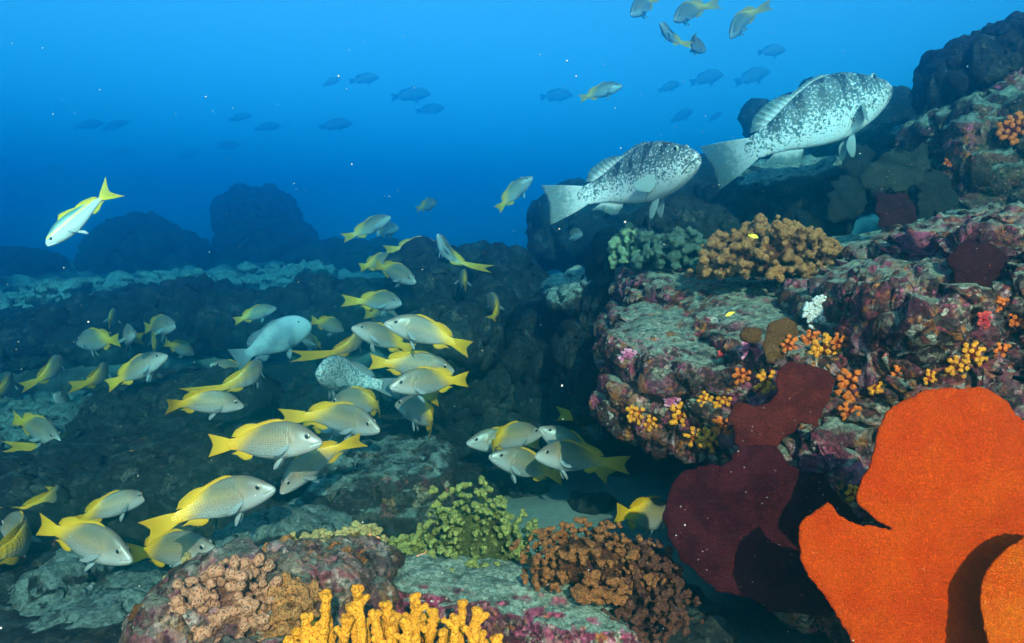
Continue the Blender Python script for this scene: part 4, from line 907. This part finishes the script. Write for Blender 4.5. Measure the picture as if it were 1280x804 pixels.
# tail, nose, distance, toward (+1 head comes nearer), bend, label
SCHOOL = [
 ((203, 500), (305, 506), 2.75, -1, -.25, 'yellow tailed snapper facing right, highest of the near fish at left'),
 ((260, 557), (403, 550), 2.09, 1, 0, 'largest yellow tailed snapper in the middle of the near group, facing right and level'),
 ((207, 645), (343, 608), 2.10, 1, -.25, 'yellow tailed snapper with a clear ringed eye, facing right just under the largest one'),
 ((433, 540), (349, 615), 2.30, 1, .25, 'yellow tailed snapper diving down to the left with its tail up beside the largest one'),
 ((47, 655), (166, 698), 2.25, 1, 0, 'yellow tailed snapper facing right and slightly down at the lower left'),
 ((160, 692), (272, 686), 2.38, 1, 0, 'yellow tailed snapper facing right at the lower left, its nose before the rubble mound'),
 ((83, 652), (186, 618), 2.55, -1, -.25, 'arched yellow tailed snapper facing right above the lower left pair'),
 ((218, 583), (136, 590), 2.95, -1, .25, 'yellow tailed snapper facing left with most of its body in the dark'),
 ((70, 692), (4, 655), 2.45, -1, .45, 'yellow tailed snapper at the left edge curling away with a bright tail'),
 ((583, 430), (481, 402), 2.72, 1, .25, 'yellow tailed snapper facing left, uppermost of the near fish in the middle'),
 ((461, 452), (568, 462), 2.85, -1, 0, 'golden snapper facing right behind the pale one in the middle stack'),
 ((586, 474), (487, 482), 2.62, 1, 0, 'pale yellow tailed snapper facing left in the middle stack'),
 ((502, 503), (412, 504), 2.95, -1, .25, 'dark green gold snapper facing left under the middle stack'),
 ((378, 510), (475, 536), 2.60, 1, -.25, 'grey and gold snapper facing right under the dark green one'),
 ((378, 524), (442, 533), 2.95, 1, 0, 'small cyan snapper whose green fin peeks out above the largest fish'),
 ((570, 535), (495, 503), 2.85, -1, .25, 'yellow tailed snapper facing up left at the lower right of the middle stack'),
 ((549, 499), (490, 485), 3.15, -1, 0, 'snapper mostly hidden below the pale one, only tail and belly fin showing'),
 ((590, 556), (677, 540), 2.85, -1, -.25, 'golden backed snapper facing right, leftmost of the knot of fish in the gully'),
 ((763, 578), (669, 568), 2.68, 1, .25, 'plump yellow tailed snapper facing left, foremost of the gully knot'),
 ((706, 597), (612, 568), 2.80, 1, 0, 'yellow tailed snapper facing up left, lowest of the gully knot'),
 ((677, 553), (583, 552), 3.05, 1, 0, 'snapper facing left behind the golden backed one with only its snout showing'),
 ((758, 592), (675, 533), 2.95, 1, .25, 'snapper facing up left behind the plump one in the gully'),
 ((732, 513), (745, 545), 3.30, -1, .25, 'snapper swimming away with a narrow green tail above the gully knot'),
 ((768, 642), (842, 646), 2.45, -1, 0, 'dark snapper with a yellow tail swimming over the sand behind the rusty coral'),
 ((262, 655), (310, 638), 2.75, -1, 0, 'snapper half hidden under the ringed eye fish, only rear half showing'),
 ((296, 583), (262, 592), 3.0, -1, .25, 'small dark snapper facing left below the largest fish'),
 ((345, 584), (392, 562), 2.9, -1, 0, 'snapper behind the diving one with a green tail tip showing'),
 ((298, 492), (327, 453), 3.2, -1, .45, 'green snapper swimming up and away above the nose of the highest left fish'),
 ((518, 438), (440, 408), 3.15, 1, 0, 'dark hazy snapper facing left behind the uppermost middle fish'),
 ((440, 455), (452, 405), 3.4, -1, .45, 'blue green snapper with a hanging yellow green tail left of the middle stack'),
 ((635, 403), (610, 370), 3.6, -1, .25, 'green snapper turning away at the right of the middle group'),
 ((600, 433), (576, 380), 3.5, -1, .45, 'blue snapper curling downward beside the lumpy coral head'),
 ((448, 377), (502, 378), 4.1, 1, -.25, 'cyan snapper with green tail facing right above the middle stack'),
 ((455, 392), (500, 400), 4.4, 1, 0, 'faint snapper just below the cyan one with the green tail'),
 ((468, 330), (520, 352), 4.2, 1, 0, 'pale blue snapper facing down right in the upper hazy group'),
 ((449, 335), (495, 322), 4.6, -1, 0, 'snapper behind the pale blue one, its green tail further left'),
 ((492, 312), (548, 305), 4.7, 1, -.25, 'hazy green snapper with arched back in the upper hazy group'),
 ((437, 300), (488, 270), 4.9, 1, -.25, 'faint green snapper facing up right, highest of the hazy group'),
 ((567, 340), (547, 292), 4.3, 1, .45, 'light blue snapper standing head up at the right of the hazy group'),
 ((583, 358), (577, 345), 4.1, -1, .0, 'small pale snapper seen from behind with both side fins out over the dark boulder'),
 ((133, 483), (209, 443), 3.6, 1, 0, 'light cyan snapper facing up right over the knobbly dark boulder'),
 ((118, 485), (133, 458), 3.9, -1, .25, 'small snapper seen from behind left of the light cyan one'),
 ((180, 410), (219, 407), 4.6, 1, 0, 'pale blue snapper facing right above the light cyan one'),
 ((192, 444), (195, 415), 4.7, -1, 0, 'blue snapper seen end on between the pale blue and light cyan ones'),
 ((205, 428), (243, 442), 4.7, -1, 0, 'faint green snapper facing right beyond the pale blue one'),
 ((150, 425), (96, 427), 4.3, -1, 0, 'blue grey snapper facing left in the left hazy group'),
 ((147, 424), (168, 418), 4.4, 1, .25, 'pale snapper nose to tail with the blue grey left facing one'),
 ((136, 405), (143, 393), 4.7, -1, 0, 'tiny snapper seen from behind with side fins spread, highest of the left hazy group'),
 ((54, 483), (76, 445), 4.0, -1, .25, 'snapper seen from behind with long white side fins at the left'),
 ((2, 500), (14, 470), 4.1, -1, .25, 'snapper cut off by the left edge of the photo'),
 ((15, 522), (76, 550), 3.7, 1, 0, 'cyan snapper with a green tail facing down right at the left edge'),
 ((112, 525), (150, 498), 3.9, -1, -.25, 'dark blue snapper with a hanging green tail facing up right'),
 ((75, 567), (96, 538), 3.8, -1, .45, 'blue snapper turning away below the cyan one at left'),
 ((95, 520), (68, 492), 4.2, 1, 0, 'pale misty snapper facing up left behind the left group'),
 ((10, 602), (28, 570), 3.5, -1, .25, 'teal snapper heading up and away at the left edge below the others'),
 ((56, 648), (78, 608), 3.0, -1, .45, 'dark green snapper turning away above the lower left pair'),
 ((112, 606), (101, 632), 3.2, -1, .25, 'dim snapper with a small green tail above the arched one'),
 ((388, 400), (430, 412), 4.4, -1, 0, 'dim snapper just right of the big blue fish'),
 ((292, 402), (345, 384), 4.8, -1, 0, 'misty snapper above the back of the big blue fish'),
 ((318, 470), (263, 455), 4.1, 1, 0, 'small curved blue snapper below the tail of the big blue fish'),
 ((620, 264), (665, 220), 5.0, 1, -.25, 'ghostly snapper with a green tail left of the left grouper'),
 ((724, 124), (778, 106), 5.6, 1, 0, 'pale snapper with a light tail in open water above the left grouper'),
 ((847, 62), (825, 28), 5.0, 1, .25, 'snapper with a green tail in the upper pair of open water, left one'),
 ((848, 50), (882, 62), 5.2, -1, -.25, 'snapper with a faint tail in open water, its tail touching the green one'),
 ((878, 6), (842, 24), 5.0, 1, .25, 'snapper at the very top edge with a white side fin'),
 ((822, -4), (788, 18), 5.2, 1, 0, 'snapper half cut off by the top edge of the photo'),
 ((940, 8), (912, 46), 5.0, 1, .25, 'round looking pale snapper in open water at the upper right'),
 ((30, 462), (62, 452), 5.4, -1, 0, 'faded teal snapper facing right high at the left edge of the school'),
 ((84, 446), (112, 452), 5.8, 1, 0, 'faded teal snapper between the ones seen from behind at left'),
 ((34, 545), (6, 538), 4.9, 1, 0, 'faded snapper facing left behind the cyan one at the left edge'),
 ((150, 556), (182, 548), 4.8, -1, 0, 'faded blue snapper over the dark boulder in the middle of the left half'),
 ((60, 506), (28, 512), 5.2, 1, 0, 'faded snapper facing left above the cyan one with a green tail'),
 ((238, 474), (262, 490), 4.6, 1, 0, 'dim snapper pointing down right above the highest near fish'),
 ((166, 516), (198, 528), 4.9, 1, -.25, 'faded snapper in the gap left of the highest near fish'),
 ((384, 360), (414, 352), 6.0, -1, 0, 'very faint snapper beyond the big blue fish'),
 ((520, 262), (546, 252), 6.4, -1, 0, 'very faint snapper above the hazy group'),
 ((402, 432), (378, 424), 5.0, 1, 0, 'faded snapper facing left at the right of the big blue fish'),
 ((44, 430), (70, 424), 5.6, -1, 0, 'faded fish just above the one with long white side fins'),
 ((228, 414), (252, 406), 5.4, 1, 0, 'faded fish right of the pale blue fish in the hazy left group'),
 ((100, 505), (128, 512), 5.0, 1, 0, 'faded fish between the misty one and the dark blue one'),
 ((8, 560), (34, 568), 4.6, 1, .25, 'faded fish at the left edge just above the teal one'),
 ((178, 462), (206, 474), 5.2, -1, 0, 'faded fish under the light cyan one'),
 ((250, 430), (276, 438), 5.6, 1, 0, 'faded fish left of the big blue fish'),
 ((470, 292), (498, 284), 6.2, 1, 0, 'very faint fish right of the highest hazy one'),
 ((410, 388), (436, 380), 5.4, 1, 0, 'faded fish between the big blue fish and the cyan one'),
 ((700, 300), (728, 292), 5.0, 1, 0, 'faded fish over the slope below the left grouper tail'),
]
for tl, ns_, d, tw, bd, lab in SCHOOL:
    fish(S, tl, ns_, d, .30, lab, tw, bd, name='snapper_fish', group=G1)
# distant silhouettes
FAR = [((398, 160), (440, 153), 6.4, 'dark oval fish silhouette alone in open water'), ((92, 160), (130, 153), 7.2, 'left one of two faint fish silhouettes high on the left'), ((128, 162), (160, 152), 7.3, 'right one of two faint fish silhouettes high on the left'),
 ((52, 214), (84, 210), 7.4, 'faint fish silhouette above the silver fish'), ((136, 194), (165, 188), 7.4, 'faint fish silhouette right above the yellow tail'), ((222, 198), (250, 190), 7.5, 'faint fish silhouette left of the far row'), ((268, 184), (300, 180), 7.5, 'faint fish silhouette in the middle of the far row'),
 ((286, 150), (314, 144), 7.4, 'faint fish silhouette above the far row'), ((318, 162), (350, 156), 7.4, 'faint fish silhouette at the upper end of the far row'), ((402, 108), (425, 98), 7.2, 'small faint fish silhouette above the dark oval one'), ((436, 102), (474, 96), 7.2, 'long faint fish silhouette high in the middle'),
 ((488, 122), (538, 116), 6.8, 'faint fish with pale tail in the middle of the open water'), ((520, 140), (556, 134), 7.0, 'faint fish below the one with the pale tail'), ((674, 122), (716, 118), 7.0, 'faint fish left of the pale snapper'), ((886, 152), (902, 140), 6.4, 'dark fish silhouette right above the left grouper head'),
 ((838, 152), (866, 138), 6.6, 'faint fish silhouette left of the dark one above the grouper'), ((862, 104), (904, 92), 6.4, 'hazy fish silhouette in the upper right group, left one'), ((918, 104), (962, 88), 6.4, 'hazy fish silhouette in the upper right group, right one'), ((822, 114), (850, 104), 6.8, 'hazy fish silhouette in the upper right group, lowest one'), ((946, 66), (982, 62), 6.6, 'hazy fish silhouette in the upper right group, highest one'),
 ((8, 200), (-14, 206), 6.4, 'fish silhouette cut off by the left edge in open water')]
for tl, ns_, d, lab in FAR:
    fish('shade', tl, ns_, d*2.8, (P(*tl, d*2.8)-P(*ns_, d*2.8)).length*1.06, lab, -1, 0, name='distant_fish', group='distant fish in the open water', eyes=False)
fish('grouper', (732, 254), (872, 188), 2.75, .64, 'pale speckled grouper facing right with dark back blotches, left one of the two', 1, -.25, name='grouper', group='two big speckled groupers')
fish('grouper', (926, 198), (1108, 100), 3.05, .66, 'pale speckled grouper seen from its tail swimming up right, right one of the two', -1, .25, name='grouper', group='two big speckled groupers')
fish('jack', (142, 235), (57, 306), 2.55, .30, 'silver white fish with a yellow forked tail diving at the far left', 1, 0, name='silver_fish')
fish('blue', (292, 452), (387, 402), 3.7, .42, 'big plain blue grey fish in the hazy middle of the school', -1, 0, name='blue_fish')
fish('mottled', (452, 478), (398, 462), 3.3, .38, 'pale mottled round fish half hidden behind the school', 1, .45, name='mottled_fish')
fish('orange', (481, 680), (458, 664), 1.95, .052, 'tiny orange fish above the tan coral', 1, 0, name='small_reef_fish')
fish('orange', (534, 690), (514, 702), 1.80, .048, 'tiny orange fish at the foot of the olive coral', 1, 0, name='small_reef_fish')
fish('orange', (470, 688), (450, 687), 1.85, .045, 'tiny pinkish fish left of the orange one', 1, 0, name='small_reef_fish')
fish('yellow', (935, 294), (948, 297), 2.1, .030, 'tiny yellow fish in front of the brown cauliflower coral', -1, 0, name='small_reef_fish')
fish('yellow', (919, 390), (907, 395), 1.9, .026, 'tiny yellow fish over the silted shelf', 1, 0, name='small_reef_fish')

# ------------------------------------------------------------------ drifting specks
def snow():
    r = np.random.RandomState(4); V = []; F_ = []; v0, f0 = ICO[1]; n = 0
    for i in range(700):
        d = .7+5.2*r.rand()**1.1; px, py = r.rand()*1280, r.rand()*804; c = P(px, py, d); s = (.0005+.0012*r.rand()**6)*(.6+.35*d)
        V.append(v0*s*np.array([1, .8, .7+r.rand()*.5])+np.array(c)); F_.append(f0+n); n += len(v0)
    o = mesh_obj('drifting_specks', np.concatenate(V), np.concatenate(F_), plain_mat('pale_speck', (.42, .45, .43), .9, .1, .1, 10, 0)); tag(o, kind='stuff')
snow()
# ------------------------------------------------------------------ water body (haze)
def water():
    x0, x1, y0, y1, z0, z1 = -30, 30, -0.7, 36, -2.6, 3.8
    v = [(x, y, z) for z in (z0, z1) for y in (y0, y1) for x in (x0, x1)]
    f = [(0, 2, 3, 1), (4, 5, 7, 6), (0, 1, 5, 4), (2, 6, 7, 3), (0, 4, 6, 2), (1, 3, 7, 5)]
    m = bpy.data.materials.new('sea_water'); m.use_nodes = True; t = m.node_tree; t.nodes.clear()
    o = t.nodes.new('ShaderNodeOutputMaterial'); pv = t.nodes.new('ShaderNodeVolumePrincipled')
    D, S, A = WATER
    pv.inputs['Density'].default_value = D
    pv.inputs['Color'].default_value = (*[s/D for s in S], 1)
    ac = []
    for s, a in zip(S, A):
        c = s/D; k = a/(D*(1-c)); ac.append(max(0, 1-k)**2)
    pv.inputs['Absorption Color'].default_value = (*ac, 1)
    pv.inputs['Anisotropy'].default_value = 0.90
    t.links.new(pv.outputs[0], o.inputs['Volume'])
    ob = mesh_obj('haze', v, f, m, smooth=False); tag(ob, kind='stuff')
# density, scattering rgb, absorption rgb per metre
WATER = (.29, (.001, .071, .112), (.265, .070, .024))
water()
